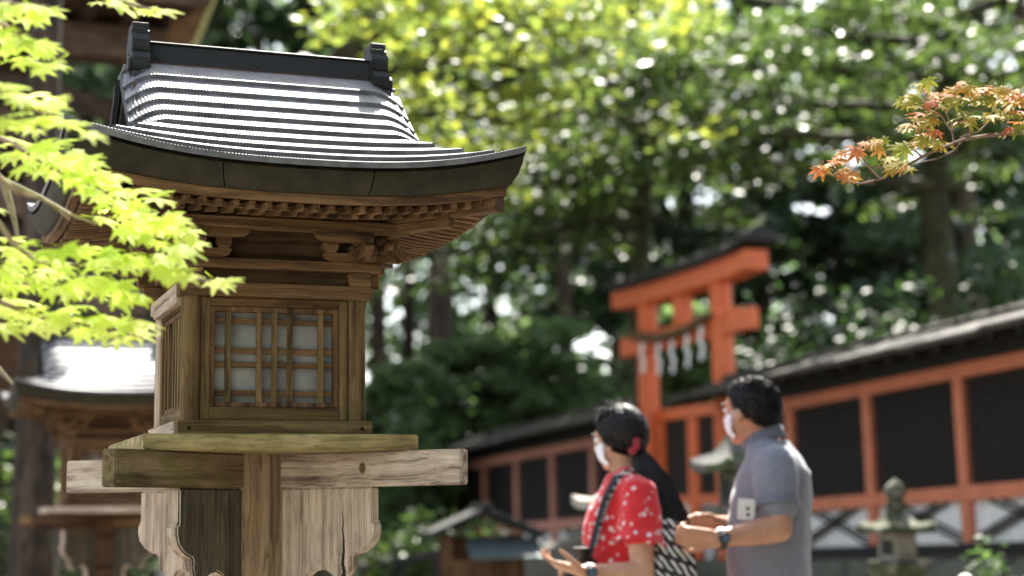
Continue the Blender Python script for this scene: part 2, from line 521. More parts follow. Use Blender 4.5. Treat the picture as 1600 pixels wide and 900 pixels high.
        # boards that the rafters carry
        def curved(y0, y1, za, zb, half, n=24, la=.80, lb=.80):
            mb = MB()
            vs, fs = [], []
            for i in range(n + 1):
                x = -half + 2 * half * i / n
                for (y, z, l) in ((y0, za, la), (y1, za, la), (y1, zb, lb), (y0, zb, lb)):
                    hx = x * (abs(y) + .012) / (abs(y0) + .012)
                    vs.append(f(hx, y, z + lift(hx) * l))
            for i in range(n):
                for q in range(4):
                    fs.append((i * 4 + q, i * 4 + (q + 1) % 4, i * 4 + 4 + (q + 1) % 4, i * 4 + 4 + q))
            fs.append((0, 1, 2, 3)); fs.append(tuple(n * 4 + q for q in (0, 3, 2, 1)))
            return mb.add(vs, fs)
        hx_ = 'x' if k % 2 == 0 else 'y'
        P('base_eave_board', curved(-.392, -.372, H + .6622, H + .6704, .392), W['brown_' + hx_], bevel=0)
        P('eave_board', curved(-.4670, -.4500, H + .6669, H + .6890, .4665), W['brown_' + hx_], bevel=0)
        P('soffit', MB().grid(lambda u, v: (lambda y, x: f(x, y, H + .6895 + lift(x) * .78 * min(1, max(0, (-y - .25) / .2)) + (y + .46) * .07))(-.19 - .268 * v, (2 * u - 1) * (.19 + .268 * v)), 24, 8), W['dark_x'], bevel=0, fix=False)
        # copper fascia in three sheets, and the ribbed edge on top of it
        segs = ((-1, -.36), (-.355, .30), (.305, 1)) if k == 0 else ((-1, -.33), (-.325, .33), (.335, 1))
        for a, b_ in segs:
            mb = MB(); n = 14; vs, fs = [], []
            sec = ((-.4620, .6830, .84), (-.4755, .6860, .86), (-.4880, .7000, .90), (-.4965, .7210, .96), (-.4985, .7330, 1.0), (-.460, .7330, 1.0), (-.450, .6895, .84))
            for i in range(n + 1):
                u = a + (b_ - a) * i / n
                for (y, z, l) in sec:
                    x = u * abs(y)
                    vs.append(f(x, y, H + z + lift(x) * l))
            q = len(sec)
            for i in range(n):
                for j in range(q - 1):
                    fs.append((i * q + j, i * q + j + 1, (i + 1) * q + j + 1, (i + 1) * q + j))
            mb.add(vs, fs)
            P('fascia_sheet', mb, FASCIA, bevel=0, smooth=35)
    for i, (sx, sy) in enumerate(((1, -1), (-1, -1), (1, 1), (-1, 1))):
        a = math.atan2(sy, sx)
        me = MB().box(.26, .640, -.0165, .0165, 0, .030, lambda x, y, z: (x, y, z + H + .660 + (.0 if x < .5 else .012))).mesh('hip_rafter', W['brown_x'], bevel=.002)
        hr = link('hip_rafter', me, root, rz=a)
        MB().box(.6402, .6470, -.0175, .0175, H + .6710, H + .7030).build('end_cap', W['dark_x'], hr, bevel=.001)
        me = MB().box(.24, .520, -.0150, .0150, 0, .022, lambda x, y, z: (x, y, z + H + .636 + (0 if x < .5 else .010))).mesh('hip_rafter', W['brown_x'], bevel=.002)
        link('hip_rafter', me, root, rz=a)
    # roof: nine overlapping courses of ribbed copper on the long slopes, the lowest four run round the hips
    ts = t_rows(9)
    PITCHX = .0074
    def course(f, tl, th, skirt, idx):
        mb = MB()
        tm = th + .006
        half_lo = (E_ - tl) if skirt else XV
        half_hi = (E_ - th) if skirt else XV
        n = int(2 * half_lo / PITCHX) * 2
        vs, fs = [], []
        def surf(u, t, up, half):
            x = u * half
            z = z_roof(x, t) + up
            if not skirt:
                ex = max(0, abs(x) - .262)
                z -= 5.2 * ex * ex + .10 * ex
            return f(x, -(E_ - t), z)
        for i in range(n + 1):
            u = -1 + 2 * i / n
            rb = .0007 if i % 2 else -.0004
            drop = .0130
            vs.append(surf(u, tl, .0125 - drop, half_lo))
            vs.append(surf(u, tl - .0016, .0130 + rb, half_lo))
            vs.append(surf(u, tl * .5 + tm * .5, .0065 + rb, (half_lo + half_hi) / 2))
            vs.append(surf(u, tm, .0012 + rb, half_hi))
        for i in range(n):
            for j in range(3):
                fs.append((i * 4 + j, i * 4 + j + 1, i * 4 + 5 + j, i * 4 + 4 + j))
        return mb.add(vs, fs)
    for k in range(4):
        f = face_fn(k)
        for i in range(9):
            skirt = i < 4
            if k % 2 and not skirt: continue
            P('roof_course', course(f, ts[i], ts[i + 1] if i < 8 else TE, skirt, i), COPPER_R, bevel=0, fix=False)
    # closed body under the courses
    body = MB()
    for k in range(4):
        f = face_fn(k)
        body.grid(lambda u, v: f((2 * u - 1) * (E_ - .001 - v * .235), -(E_ - .001 - v * .235), z_roof((2 * u - 1) * (E_ - v * .235), v * .235) - .006), 20, 6)
    for s in (0, 2):
        f = face_fn(s)
        body.grid(lambda u, v: f((2 * u - 1) * .315, -(E_ - .18 - v * .32), z_base(min(TE + .05, .18 + v * .32)) - .012), 2, 8)
    P('roof_deck', body, W['dark_x'], bevel=0, fix=False)
    # gables with verge boards
    for s in (-1, 1):
        pts = [(-(E_ - t), z_base(t) - .014) for t in np.linspace(.17, TE, 10)]
        low = [(y * 1.0, z - .050) for y, z in pts]
        half = pts + low[::-1]
        for q in (-1, 1):
            P('verge_board', MB().prism([(y * q, z) for y, z in half], s * .300, s * .322, lambda u, v, t: (t, u, v)), COPPER, bevel=.002)
        gw = [(-.335, ZE + .06)] + [(y, z - .03) for y, z in pts] + [(-y, z - .03) for y, z in pts[::-1]] + [(.335, ZE + .06)]
        P('gable_wall', MB().prism(gw, s * .262, s * .272, lambda u, v, t: (t, u, v)), W['dark_x'], bevel=0)
        for y in (-.12, 0, .12):
            P('gable_strut', MB().box(*sorted((s * .273, s * .288)), y - .012, y + .012, ZE + .07, z_base(E_ - abs(y) - .02 if abs(y) > .06 else TE - .02) - .06), W['brown_z'])
        # verge edge strip that closes the ends of the courses
        for q in (-1, 1):
            st = [(-(E_ - t), z_base(t) - (5.2 * .076 ** 2 + .0076)) for t in np.linspace(.195, TE, 10)]
            P('verge_strip', MB().prism([(y * q, z + .009) for y, z in st] + [(y * q, z - .016) for y, z in st[::-1]], s * (XV - .012), s * (XV + .002), lambda u, v, t: (t, u, v)), COPPER, bevel=.001)
    # ridge box with cap, base strips and rivets
    P('ridge_base', MB().box(-.333, .333, -.0500, .0500, H + 1.040, H + 1.0475), COPPER_R, bevel=.002)
    rg = P('ridge', MB().box(-.272, .272, -.0235, .0235, H + 1.047, H + 1.116), RIDGE, bevel=.002)
    P('ridge_cap', MB().box(-.272, .272, -.0275, .0275, H + 1.1165, H + 1.122), COPPER, rg, bevel=.0015)
    P('ridge_foot', MB().box(-.300, .300, -.0300, .0300, H + 1.048, H + 1.058), COPPER, rg, bevel=.002)
    for x in (-.006, .242, -.25):
        for s in (-1, 1):
            MB().ball((x, s * .0240, H + 1.083), (.0042, .003, .0042), 8, 6).build('rivet', COPPER, rg, smooth=60)
    # ridge end tiles: thick plates with three lobes each side
    for s in (-1, 1):
        hp = [(-.030, 1.150), (-.036, 1.146), (-.0365, 1.136), (-.048, 1.133), (-.0535, 1.118), (-.0530, 1.096), (-.0480, 1.088),
              (-.062, 1.085), (-.0680, 1.070), (-.0670, 1.046), (-.0610, 1.038), (-.078, 1.034), (-.0850, 1.018), (-.0840, .992), (-.076, .984), (-.060, .985)]
        poly = hp + [(-.02, 1.01), (.02, 1.01)] + [(-y, z) for y, z in hp[::-1]]
        x0, x1 = sorted((s * .271, s * .313))
        t_ = P('ridge_end_tile', MB().prism(poly, x0, x1, lambda u, v, t: (t, u, H + v)), COPPER, bevel=.003, seg=2)
        cp = MB()
        cp.box(x0 + .002, x1 - .002, -.034, -.030, H + 1.150, H + 1.164); cp.box(x0 + .002, x1 - .002, .030, .034, H + 1.150, H + 1.164)
        cp.box(x0 + .002, x0 + .006, -.0298, .0298, H + 1.150, H + 1.164); cp.box(x1 - .006, x1 - .002, -.0298, .0298, H + 1.150, H + 1.164)
        P('crest', cp, COPPER, t_, bevel=.001)
        o_ = sorted((s * .3131, s * .3225))
        for q in (-1, 1):
            P('scroll', MB().prism([(q * (.040 + .020 * math.cos(a)), 1.055 + .022 * math.sin(a)) for a in np.linspace(0, 2 * PI, 13)[:-1]], *o_, lambda u, v, t: (t, u, H + v)), COPPER, t_, bevel=.002)
    return root

def ridge_mat():
    m, nt, b = mat_new('hatched_ridge_copper')
    wv = nd(nt, "ShaderNodeTexWave", Scale=55.0, Distortion=.4)
    nt.links.new(coords(nt, (1, 1, 1), (0, R(-40), 0)), wv.inputs["Vector"])
    nt.links.new(ramp(nt, wv.outputs["Fac"], [(.3, (.012, .0125, .011)), (.7, (.030, .031, .027))]), b.inputs["Base Color"])
    b.inputs["Metallic"].default_value = .0; b.inputs["Roughness"].default_value = .42
    bump(nt, b, wv.outputs["Fac"], .4, .004)
    return m
RIDGE = ridge_mat()
SHADE_DARK = wood('shade_dark_wood', (.035, .03, .02), (.085, .074, .05), (.15, .13, .09), axis='z', crack=.5)  # darker wood that paints the shade of a bracket face
def spotted(name, src, fn):
    """a copy of a wood with a knot or a crack at a place of its own"""
    m = src.copy(); m.name = name; nt = m.node_tree; b = nt.nodes["Principled BSDF"]
    old = b.inputs["Base Color"].links[0].from_socket
    nt.links.new(fn(nt, old), b.inputs["Base Color"]); return m
def crack_fn(nt, old):
    tc = nt.nodes.new("ShaderNodeTexCoord"); sp = nt.nodes.new("ShaderNodeSeparateXYZ"); nt.links.new(tc.outputs["Object"], sp.inputs[0])
    w = noise(nt, coords(nt, (1, 1, 9)), 3.0, 4, .6)
    def mth(op, a, b_):
        n = nt.nodes.new("ShaderNodeMath"); n.operation = op
        for i, v in enumerate((a, b_)):
            if hasattr(v, 'is_output'): nt.links.new(v, n.inputs[i])
            elif v is not None: n.inputs[i].default_value = v
        return n.outputs[0]
    x = mth('ADD', sp.outputs[0], mth('MULTIPLY', mth('SUBTRACT', w, .5), .018))
    dx = mth('ABSOLUTE', mth('SUBTRACT', x, .246), None)
    wd = mth('MULTIPLY', mth('SUBTRACT', .030, sp.outputs[2]), .030)
    k = mth('LESS_THAN', dx, wd)
    return mixc(nt, k, old, (.025, .016, .010))
def knot_fn(nt, old):
    mp = coords(nt, (1, 0, 1)); va = nt.nodes.new("ShaderNodeVectorMath"); va.operation = 'SUBTRACT'
    nt.links.new(mp, va.inputs[0]); va.inputs[1].default_value = (.298, 0, .105)
    vs_ = nt.nodes.new("ShaderNodeVectorMath"); vs_.operation = 'MULTIPLY'; nt.links.new(va.outputs[0], vs_.inputs[0]); vs_.inputs[1].default_value = (1.25, 0, .8)
    ln = nt.nodes.new("ShaderNodeVectorMath"); ln.operation = 'LENGTH'; nt.links.new(vs_.outputs[0], ln.inputs[0])
    c = ramp(nt, ln.outputs["Value"], [(.0, (.13, .075, .035)), (.0065, (.16, .09, .045)), (.0085, (.03, .018, .01)), (.0105, (.30, .22, .15)), (.016, (.5, .41, .32))])
    k = ramp(nt, ln.outputs["Value"], [(.010, (1, 1, 1)), (.018, (0, 0, 0))])
    return mixc(nt, k, old, c)
CRACKED = spotted('cracked_bleached_wood', W['grey_z'], crack_fn)
W['knot_beam'] = spotted('knotty_bleached_beam', W['knot_beam'], knot_fn)
lantern = make_lantern()
lantern2 = copy_tree(lantern)
lantern2.location = (-2.178, 8.7682, -.118)
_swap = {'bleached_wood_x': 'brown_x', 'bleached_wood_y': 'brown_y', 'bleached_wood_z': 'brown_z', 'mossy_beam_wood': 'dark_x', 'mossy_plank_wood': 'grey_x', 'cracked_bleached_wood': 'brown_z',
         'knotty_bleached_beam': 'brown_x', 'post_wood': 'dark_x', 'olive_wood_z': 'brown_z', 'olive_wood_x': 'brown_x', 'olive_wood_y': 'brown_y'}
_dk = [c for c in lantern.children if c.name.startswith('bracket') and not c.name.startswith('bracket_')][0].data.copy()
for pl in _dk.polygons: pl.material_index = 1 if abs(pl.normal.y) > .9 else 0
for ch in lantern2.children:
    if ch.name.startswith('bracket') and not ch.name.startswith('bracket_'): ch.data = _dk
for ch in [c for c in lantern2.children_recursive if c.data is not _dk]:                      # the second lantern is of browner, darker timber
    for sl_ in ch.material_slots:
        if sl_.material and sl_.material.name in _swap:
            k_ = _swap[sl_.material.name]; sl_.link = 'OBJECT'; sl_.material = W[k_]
tag(lantern2, 'wooden lantern at the left edge, its copper roof glaring white below the maple leaves')

# ------------------------------------------------------------------ fence, torii, terrace
WYAW = R(20)
WX, WY = 2.075, 16.0
def wl(x, y, z=0):
    """fence coordinates (x behind the fence, y along it away from the camera) to the world"""
    c, s = math.cos(WYAW), math.sin(WYAW)
    return Vector((WX + x * c - y * s, WY + x * s + y * c, z))
def orange_mat(name, col, rough=.5):
    m, nt, b = mat_new(name)
    v = coords(nt)
    n = noise(nt, v, 7, 6, .65)
    c = ramp(nt, n, [(.25, tuple(x * .72 for x in col)), (.6, col), (.85, tuple(min(1, x * 1.15 + .02) for x in col))])
    nt.links.new(c, b.inputs["Base Color"]); b.inputs["Roughness"].default_value = rough
    bump(nt, b, noise(nt, v, 40, 5, .7), .15, .004)
    return m
VERM = orange_mat('vermilion_paint', (.80, .165, .045))
VERM_OLD = orange_mat('faded_vermilion_paint', (.64, .205, .105), .6)
BLACK = plain('black_lacquered_wood', (.016, .015, .014), .6, .3, 18)
SLAT = plain('dark_slat_wood', (.016, .013, .011), .75, .35, 25)
WHITEB = plain('white_plaster_board', (.80, .79, .76), .8, .12, 10)
BARK = wood('cypress_bark_roof', (.022, .020, .017), (.055, .05, .044), (.12, .11, .10), axis='x', grain=18, moss=(.06, .07, .03), moss_amt=.1)
def part_at(name, mb, mat, parent, **k): return mb.build(name, mat, parent, **{**dict(bevel=.004), **k})

VERM_PINK = orange_mat('pale_weathered_vermilion', (.60, .27, .20), .7)
def fence(s0, n, pitch, label, VERM_OLD=VERM_OLD):
    root = thing('shrine_fence', label, 'fence', (WX, WY, 1.2), 0, 'roofed fences beside the torii')
    root.rotation_euler = (-.03, 0, WYAW)
    s1 = s0 + n * pitch
    Z = dict(base=-.385, lo=-.075, lt=.035, up=.840, ut=.945)
    bars = {}
    for i in range(n):
        a, b = s0 + i * pitch, s0 + (i + 1) * pitch
        part_at('post', MB().box(-.055, .055, a - .055, a + .055, Z['base'] + .002, Z['ut'] - .003), VERM_OLD, root)
        part_at('top_rail', MB().box(-.064, .064, a + .001, b - .001, Z['up'], Z['ut']), VERM_OLD, root)
        part_at('bottom_rail', MB().box(-.066, .066, a + .001, b - .001, Z['lo'], Z['lt']), VERM_OLD, root)
        sl = MB()
        z = Z['lt'] + .012
        while z < Z['up'] - .03:
            sl.box(-.014, .010, a + .056, b - .056, z, z + .030); z += .042
        sl.box(.0102, .024, a + .2, a + .24, Z['lt'], Z['up']); sl.box(.0102, .024, b - .24, b - .2, Z['lt'], Z['up'])
        tag(part_at('slat_screen', sl, SLAT, root, bevel=0), kind='stuff')
        part_at('backing_board', MB().box(.03, .045, a + .056, b - .056, Z['lt'] + .001, Z['up'] - .001), SLAT, root, bevel=0)
        part_at('white_board', MB().box(.0, .02, a + .056, b - .056, Z['base'], Z['lo'] - .001), WHITEB, root, bevel=0)
        zc, h = (Z['base'] + Z['lo']) / 2, (Z['lo'] - Z['base']) / 2 - .004
        for q, d in ((-.2, 1), (-.06, 1), (.2, -1), (.06, -1)):
            m = (a + b) / 2 + q * 1.1
            yy = -.0085 if d > 0 else -.0215
            w = pitch * .36
            lo_, hi_ = m - d * w, m + d * w
            for (p_, q_) in (((yy, lo_, zc - h), (yy, hi_, zc + h)),):
                part_at('lattice_bar', MB().bar(p_, q_, .028, .012, up=(1, 0, 0)), BLACK, root, bevel=0)
        part_at('base_beam', MB().box(-.075, .075, a + .001, b - .001, Z['base'] - .125, Z['base'] - .003), BLACK, root)
        part_at('ground_sill', MB().box(-.10, .10, a + .002, b - .002, Z['base'] - .32, Z['base'] - .127), DSTONE, root)
    part_at('post', MB().box(-.055, .055, s1 - .055, s1 + .055, Z['base'] + .002, Z['ut'] - .003), VERM_OLD, root)
    # roof: bark slab with a thick eave, rafters under it
    e0, e1 = s0 - .22, s1 + .15
    for sgn in (-1, 1):
        k = int((e1 - e0) / 1.0)
        for i in range(k):
            a, b = e0 + (e1 - e0) * i / k, e0 + (e1 - e0) * (i + 1) / k - .004
            dz = .008 * ((i * 7) % 3)
            pl = [(0, 1.250 + dz), (sgn * .28, 1.155 + dz), (sgn * .60, 1.065 + dz), (sgn * .60, 1.015 + dz), (sgn * .56, 1.010 + dz), (0, 1.205)]
            part_at('bark_roof', MB().prism(pl, a, b, lambda u, v, t: (u, t, v)), BARK, root, bevel=.012)
        j = e0 + .1
        while j < e1:
            part_at('rafter', MB().bar((sgn * .53, j, 1.000), (sgn * .02, j, 1.185), .045, .045), BLACK, root, bevel=0)
            j += .32
    part_at('ridge_beam', MB().box(-.07, .07, e0, e1, 1.235, 1.29), BARK, root, bevel=.02)
    part_at('plate_beam', MB().box(-.05, .05, e0 + .1, e1 - .1, .949, 1.06), BLACK, root)
    return root
fence(-7.72, 6, 1.285, 'long roofed fence at right with orange posts, dark slat bays and white lattice base')
fence(2.02, 7, 1.29, 'distant roofed fence behind the woman, its pinkish orange posts framing dark slat bays', VERM_PINK)

def torii():
    root = thing('torii_gate', 'tall bright orange torii gate with an upswept black roofed top beam', 'torii gate', wl(0, 0, .55), WYAW)
    z = lambda v: v + 1.2 - .55
    span = 1.84
    for y, ln in ((0, 1), (span, -1)):
        pts = [(0, y, z(-.62)), (0, y + ln * .06, z(2.26))]
        part_at('pillar', MB().tube(pts, [.125, .108], 24), VERM, root, bevel=0, smooth=40)
        part_at('pillar_base', MB().lathe([(.19, 0), (.19, .10), (.15, .16)], (0, y, z(-.70)), 20), BLACK, root, bevel=0, smooth=40)
    def bent(y0, y1, za, zb, wx, up=.10, n=20):
        mb = MB(); vs, fs = [], []
        for i in range(n + 1):
            y = y0 + (y1 - y0) * i / n
            q = abs((y - span / 2) / ((y1 - y0) / 2))
            l = up * max(0, q - .25) ** 2 / .5625
            for (x, zz) in ((-wx, za), (wx, za), (wx, zb), (-wx, zb)): vs.append((x, y, z(zz + l)))
        for i in range(n):
            for q in range(4): fs.append((i * 4 + q, i * 4 + (q + 1) % 4, i * 4 + 4 + (q + 1) % 4, i * 4 + 4 + q))
        fs += [(0, 1, 2, 3), tuple(n * 4 + q for q in (0, 3, 2, 1))]
        return mb.add(vs, fs)
    part_at('lintel', bent(-.70, span + .64, 2.205, 2.40, .125, .035), VERM, root, bevel=.006)
    mb = MB(); n = 24; vs, fs = [], []
    y0, y1 = -.80, span + .74
    for i in range(n + 1):
        y = y0 + (y1 - y0) * i / n
        q = abs((y - span / 2) / ((y1 - y0) / 2)); l = .035 * max(0, q - .2) ** 2 / .64 + .05 * max(0, q - .75) ** 2 / .0625
        for (x, zz) in ((-.20, 2.403), (.20, 2.403), (.21, 2.47), (0, 2.58), (-.21, 2.47)): vs.append((x, y, z(zz + l)))
    for i in range(n):
        for q in range(5): fs.append((i * 5 + q, i * 5 + (q + 1) % 5, i * 5 + 5 + (q + 1) % 5, i * 5 + 5 + q))
    fs += [(0, 1, 2, 3, 4), tuple(n * 5 + q for q in (0, 4, 3, 2, 1))]
    part_at('roof_cap', mb.add(vs, fs), BLACK, root, bevel=.008)
    part_at('tie_beam', MB().box(-.06, .06, -.60, span + .58, z(1.69), z(1.90)), VERM, root, bevel=.006)
    part_at('tablet_strut', MB().box(-.07, .07, span / 2 - .10, span / 2 + .10, z(1.903), z(2.204)), VERM, root, bevel=.006)
    for y in (0, span):
        for s in (-1, 1):
            part_at('wedge', MB().box(-.075, .075, y + s * .20 - .05, y + s * .20 + .05, z(1.903), z(1.935)), VERM, root)
    return root
torii()
# straw rope with paper streamers hung between the pillars
rope = thing('straw_rope', 'twisted straw rope strung across the torii with hanging white paper streamers', 'rope', wl(-.165, .02, 1.2 + 1.885), WYAW)
STRAW = plain('straw', (.16, .10, .05), .9, .4, 60)
PAPERW = plain('white_paper', (.90, .90, .92), .8, .04, 10)
mb = MB()
for ph in (0, PI):
    pts = []
    for i in range(61):
        u = i / 60; y = u * 1.84; zc = -.11 * (1 - (2 * u - 1) ** 2)
        a = u * 46 + ph; rr = .024
        pts.append((math.cos(a) * rr, y, zc + math.sin(a) * rr))
    mb.tube(pts, .034, 8)
mb.build('strand', STRAW, rope, smooth=60)
for u in (.10, .27, .46, .64, .86):
    y = u * 1.84; zc = -.11 * (1 - (2 * u - 1) ** 2) - .06
    st = MB()
    for j in range(4):
        w = .055; yo = (.028 if j % 2 else -.010)
        st.box(-.004 + .006 * j, -.001 + .006 * j, y + yo - w, y + yo + w * .55, zc - .080 * (j + 1), zc - .080 * j - .002)
    st.build('paper_streamer', PAPERW, rope)
# the gate leaves between the pillars
gate = thing('gate_door', 'double gate of orange frames and dark panels standing under the torii', 'gate', wl(.10, 0, 1.2), WYAW)
for a, b in ((.15, .90), (.94, 1.69)):
    fr = MB()
    part_at('stile', MB().box(-.035, .035, a, a + .09, -.62, .94), VERM, gate); part_at('stile', MB().box(-.035, .035, b - .09, b, -.62, .94), VERM, gate)
    part_at('door_rail', MB().box(-.045, .045, a - .02, b + .015, .942, 1.06), VERM, gate)
    part_at('door_rail', MB().box(-.034, .034, a + .091, b - .091, .06, .15), VERM, gate); part_at('door_rail', MB().box(-.034, .034, a + .091, b - .091, -.62, -.53), VERM, gate)
    sl = MB(); zz = .16
    while zz < .92: sl.box(-.01, .012, a + .091, b - .091, zz, zz + .03); zz += .042
    tag(part_at('slat_screen', sl, SLAT, gate, bevel=0), kind='stuff')
    part_at('backing_board', MB().box(.014, .03, a + .091, b - .091, .151, .941), SLAT, gate, bevel=0)
    part_at('white_board', MB().box(.0, .02, a + .091, b - .091, -.529, .059), WHITEB, gate, bevel=0)
    for d in (-1, 1):
        for q in (-.10, .10):
            m_ = (a + b) / 2 + q
            part_at('lattice_bar', MB().bar((-.008 - .007 * (d > 0), m_ - d * .18, -.52), (-.008 - .007 * (d > 0), m_ + d * .18, .05), .03, .006, up=(1, 0, 0)), BLACK, gate, bevel=0)

# the raised ground behind, its retaining wall and the steps up to the gate
tz = lambda y: .70 - .03 * y
o = MB()
ys = [-30, -10, 0, 12, 60]
vs = []
for y in ys:
    for x, dz in ((-.55, 0), (60, 2.5)):
        p = wl(x, y); vs.append((p.x, p.y, (max(.05, tz(y)) if y < 20 else .1) + dz))
fs = [(i * 2, i * 2 + 1, i * 2 + 3, i * 2 + 2) for i in range(len(ys) - 1)]
for i in range(len(ys)): p = wl(-.55, ys[i]); vs.append((p.x, p.y, -.05))
k = len(ys) * 2
fs += [(i * 2, i * 2 + 2, k + i + 1, k + i) for i in range(len(ys) - 1)]
tag(o.add(vs, fs).build('terrace', SOIL), kind='structure')
sw = thing('retaining_wall', 'low dry wall of dark mossy stones under the long orange fence', 'stone wall', wl(-.62, -8, 0), WYAW)
stones = []
for i in range(5):
    mb = MB(); rr = random.Random(i)
    bm = bmesh.new(); bmesh.ops.create_icosphere(bm, subdivisions=2, radius=1)
    for v in bm.verts:
        q = Vector((math.copysign(abs(v.co.x) ** .6, v.co.x), math.copysign(abs(v.co.y) ** .6, v.co.y), math.copysign(abs(v.co.z) ** .6, v.co.z)))
        v.co = q * (1 + rr.uniform(-.12, .12))
    me = bpy.data.meshes.new('stone'); bm.to_mesh(me); bm.free(); me.shade_smooth(); me.materials.append(DSTONE); stones.append(me)
rr = random.Random(3)
for row in range(3):
    y = .0
    while y < 17.8:
        if 8.0 < y + .2 and y < 9.9: y = 9.95
        w = rr.uniform(.22, .42)
        top = tz(y - 8)
        h = top / 3
        o = link('stone', rr.choice(stones), sw, (rr.uniform(-.02, .02), y + w / 2, h * (row + .5)))
        o.scale = (.10, w * .5, h * .52); o.rotation_euler = (0, rr.uniform(-.1, .1), 0)
        y += w
st = thing('stone_steps', 'stone steps with sloping side slabs leading up to the torii', 'steps', wl(0, 0, 0), WYAW)
for i in range(5):
    part_at('step', MB().box(-.56 - .34 * (i + 1), -.56 - .34 * i - .004, .02, 1.82, .0, .66 - .13 * i), DSTONE, st, bevel=.015)
part_at('side_slab', MB().prism([(-.56, .0), (-.56, 1.02), (-2.9, .32), (-2.9, .0)], 1.84, 2.08, lambda u, v, t: (u, t, v)), PSTONE, st, bevel=.02)
part_at('side_slab', MB().prism([(-.56, .0), (-.56, .95), (-2.5, .25), (-2.5, .0)], -.24, .0, lambda u, v, t: (u, t, v)), DSTONE, st, bevel=.02)

# ------------------------------------------------------------------ stone lanterns
def stone_lantern(p, zroof, rad, label, mat, ball=.065, tall=.16, box=.14, rot=0.0):
    """p: ground point; zroof: height of the lower edge of the roof"""
    root = thing('stone_lantern', label, 'stone lantern', p, rot, 'stone lanterns near the torii')
    hex_ = lambda prof, **k: MB().lathe(prof, n=6, **k)
    zb = zroof - .165
    hex_([(rad * .95, 0), (rad * .95, .10), (rad * .75, .16), (.12, .20)]).build('base', mat, root, bevel=.01)
    MB().lathe([(.115, .2), (.10, .3), (.097, zb * .55), (.112, zb * .56), (.112, zb * .60), (.097, zb * .61), (.10, zb - .16), (.115, zb - .13)], n=20).build('pillar', mat, root, smooth=30)
    hex_([(.11, zb - .13), (rad * .80, zb - .05), (rad * .82, zb - .002)]).build('platform', mat, root, bevel=.008)
    fb = MB()
    fb.lathe([(box * .92, 0), (box * .92, zroof - .002 - zb)], (0, 0, zb), 6)
    fbo = fb.build('fire_box', PSTONE if mat is MSTONE else mat, root, bevel=.006)
    for k in (0, 3):                                                   # two framed openings: a black plate stands in for the hollow's shade
        a0 = 2 * PI * (k + .5) / 6; d_ = Vector((math.cos(a0), math.sin(a0), 0)); t_ = Vector((-d_.y, d_.x, 0)); c_ = d_ * box * .80
        zh = (zb + zroof) / 2
        for q_ in (-1, 1):
            MB().bar(c_ + t_ * q_ * .038 + Vector((0, 0, zh - .05)), c_ + t_ * q_ * .038 + Vector((0, 0, zh + .05)), .012, .014, up=d_).build('opening_frame', mat, fbo)
        MB().bar(c_ - d_ * .001 + Vector((0, 0, zh - .045)), c_ - d_ * .001 + Vector((0, 0, zh + .045)), .062, .004, up=d_).build('opening_shade', BLACK, fbo)
    rf = MB(); n = 48; rows = [(.0, 1.0, 0), (.012, 1.0, .05), (.06, .93, .045), (.40, .55, .0), (.75, .30, 0), (1.0, .22, 0)]
    vs, fs = [], []
    for (h, q, _) in rows:
        for k in range(n):
            a = 2 * PI * k / n
            c = abs(((a / (PI / 3)) % 1) - .5) * 2            # 1 at the corners
            rr_ = rad * q * (.866 / math.cos(((a % (PI / 3)) - PI / 6)))
            up = .030 * c ** 4 * q ** 3 + (.035 * (q > .9) if h > 0 else 0)
            vs.append((rr_ * math.cos(a), rr_ * math.sin(a), zroof + h * tall + up))
    m_ = len(rows)
    for i in range(m_ - 1):
        for k in range(n): fs.append((i * n + k, i * n + (k + 1) % n, (i + 1) * n + (k + 1) % n, (i + 1) * n + k))
    fs += [tuple(range(n))[::-1], tuple(range((m_ - 1) * n, m_ * n))]
    rf.add(vs, fs).build('roof', mat, root, smooth=50)
    zt = zroof + tall
    MB().lathe([(rad * .20, -.004), (rad * .26, .02), (rad * .22, .045), (ball * .6, .055), (ball * .95, .085), (ball, .105), (ball * .85, .14), (ball * .45, .165), (.004, .185)], (0, 0, zt), 20).build('finial', mat, root, smooth=60)
    return root
def gpt(px, Y): p = at(px, 800, Y); return (p.x, p.y, 0)
stone_lantern(gpt(1400, 10.0), at(1400, 833, 10).z, .262, 'small mossy stone lantern with a ball finial before the right fence', MSTONE, tall=.14, rot=.25)
stone_lantern(gpt(1163, 8.3), at(1163, 738, 8.3).z, .27, 'dark grey stone lantern with a broad roof half hidden behind the man', DSTONE, tall=.24, rot=.1)
stone_lantern(gpt(974, 7.6), at(974, 795, 7.6).z, .238, 'pale stone lantern showing one roof corner behind the woman', PSTONE, tall=.12, rot=PI)

# ------------------------------------------------------------------ small shelter with a blue-grey roof, left of the steps
c = at(752, 860, 14.0)
sh = thing('small_shelter', 'small dark gabled shelter with a blue grey metal lean-to roof and plank front', 'shelter', (c.x, c.y, 0), R(8))
BLUEG = plain('blue_grey_metal', (.105, .13, .135), .5, .15, 8, .2)
DKW = W['dark_x']
for x in (-.30, .30):
    for y in (-.22, .22): part_at('post', MB().box(x - .03, x + .03, y - .03, y + .03, 0, 1.02), W['brown_z'], sh)
for s in (-1, 1):
    part_at('roof', MB().prism([(0, 1.245), (s * .46, 1.05), (s * .46, 1.005), (0, 1.19)], -.42, .42, lambda u, v, t: (u, t, v)), BLACK, sh, bevel=.008)
part_at('ridge_beam', MB().box(-.04, .04, -.44, .44, 1.235, 1.28), BLACK, sh)
part_at('lean_to_roof', MB().prism([(-.235, .99), (-.62, .845), (-.62, .825), (-.235, .955)], -.16, .46, lambda u, v, t: (t, u, v)), BLUEG, sh, bevel=.004)
for i in range(7): part_at('plank', MB().box(-.27 + i * .078, -.27 + i * .078 + .074, -.29, -.262, .05, .82), W['brown_z'], sh)
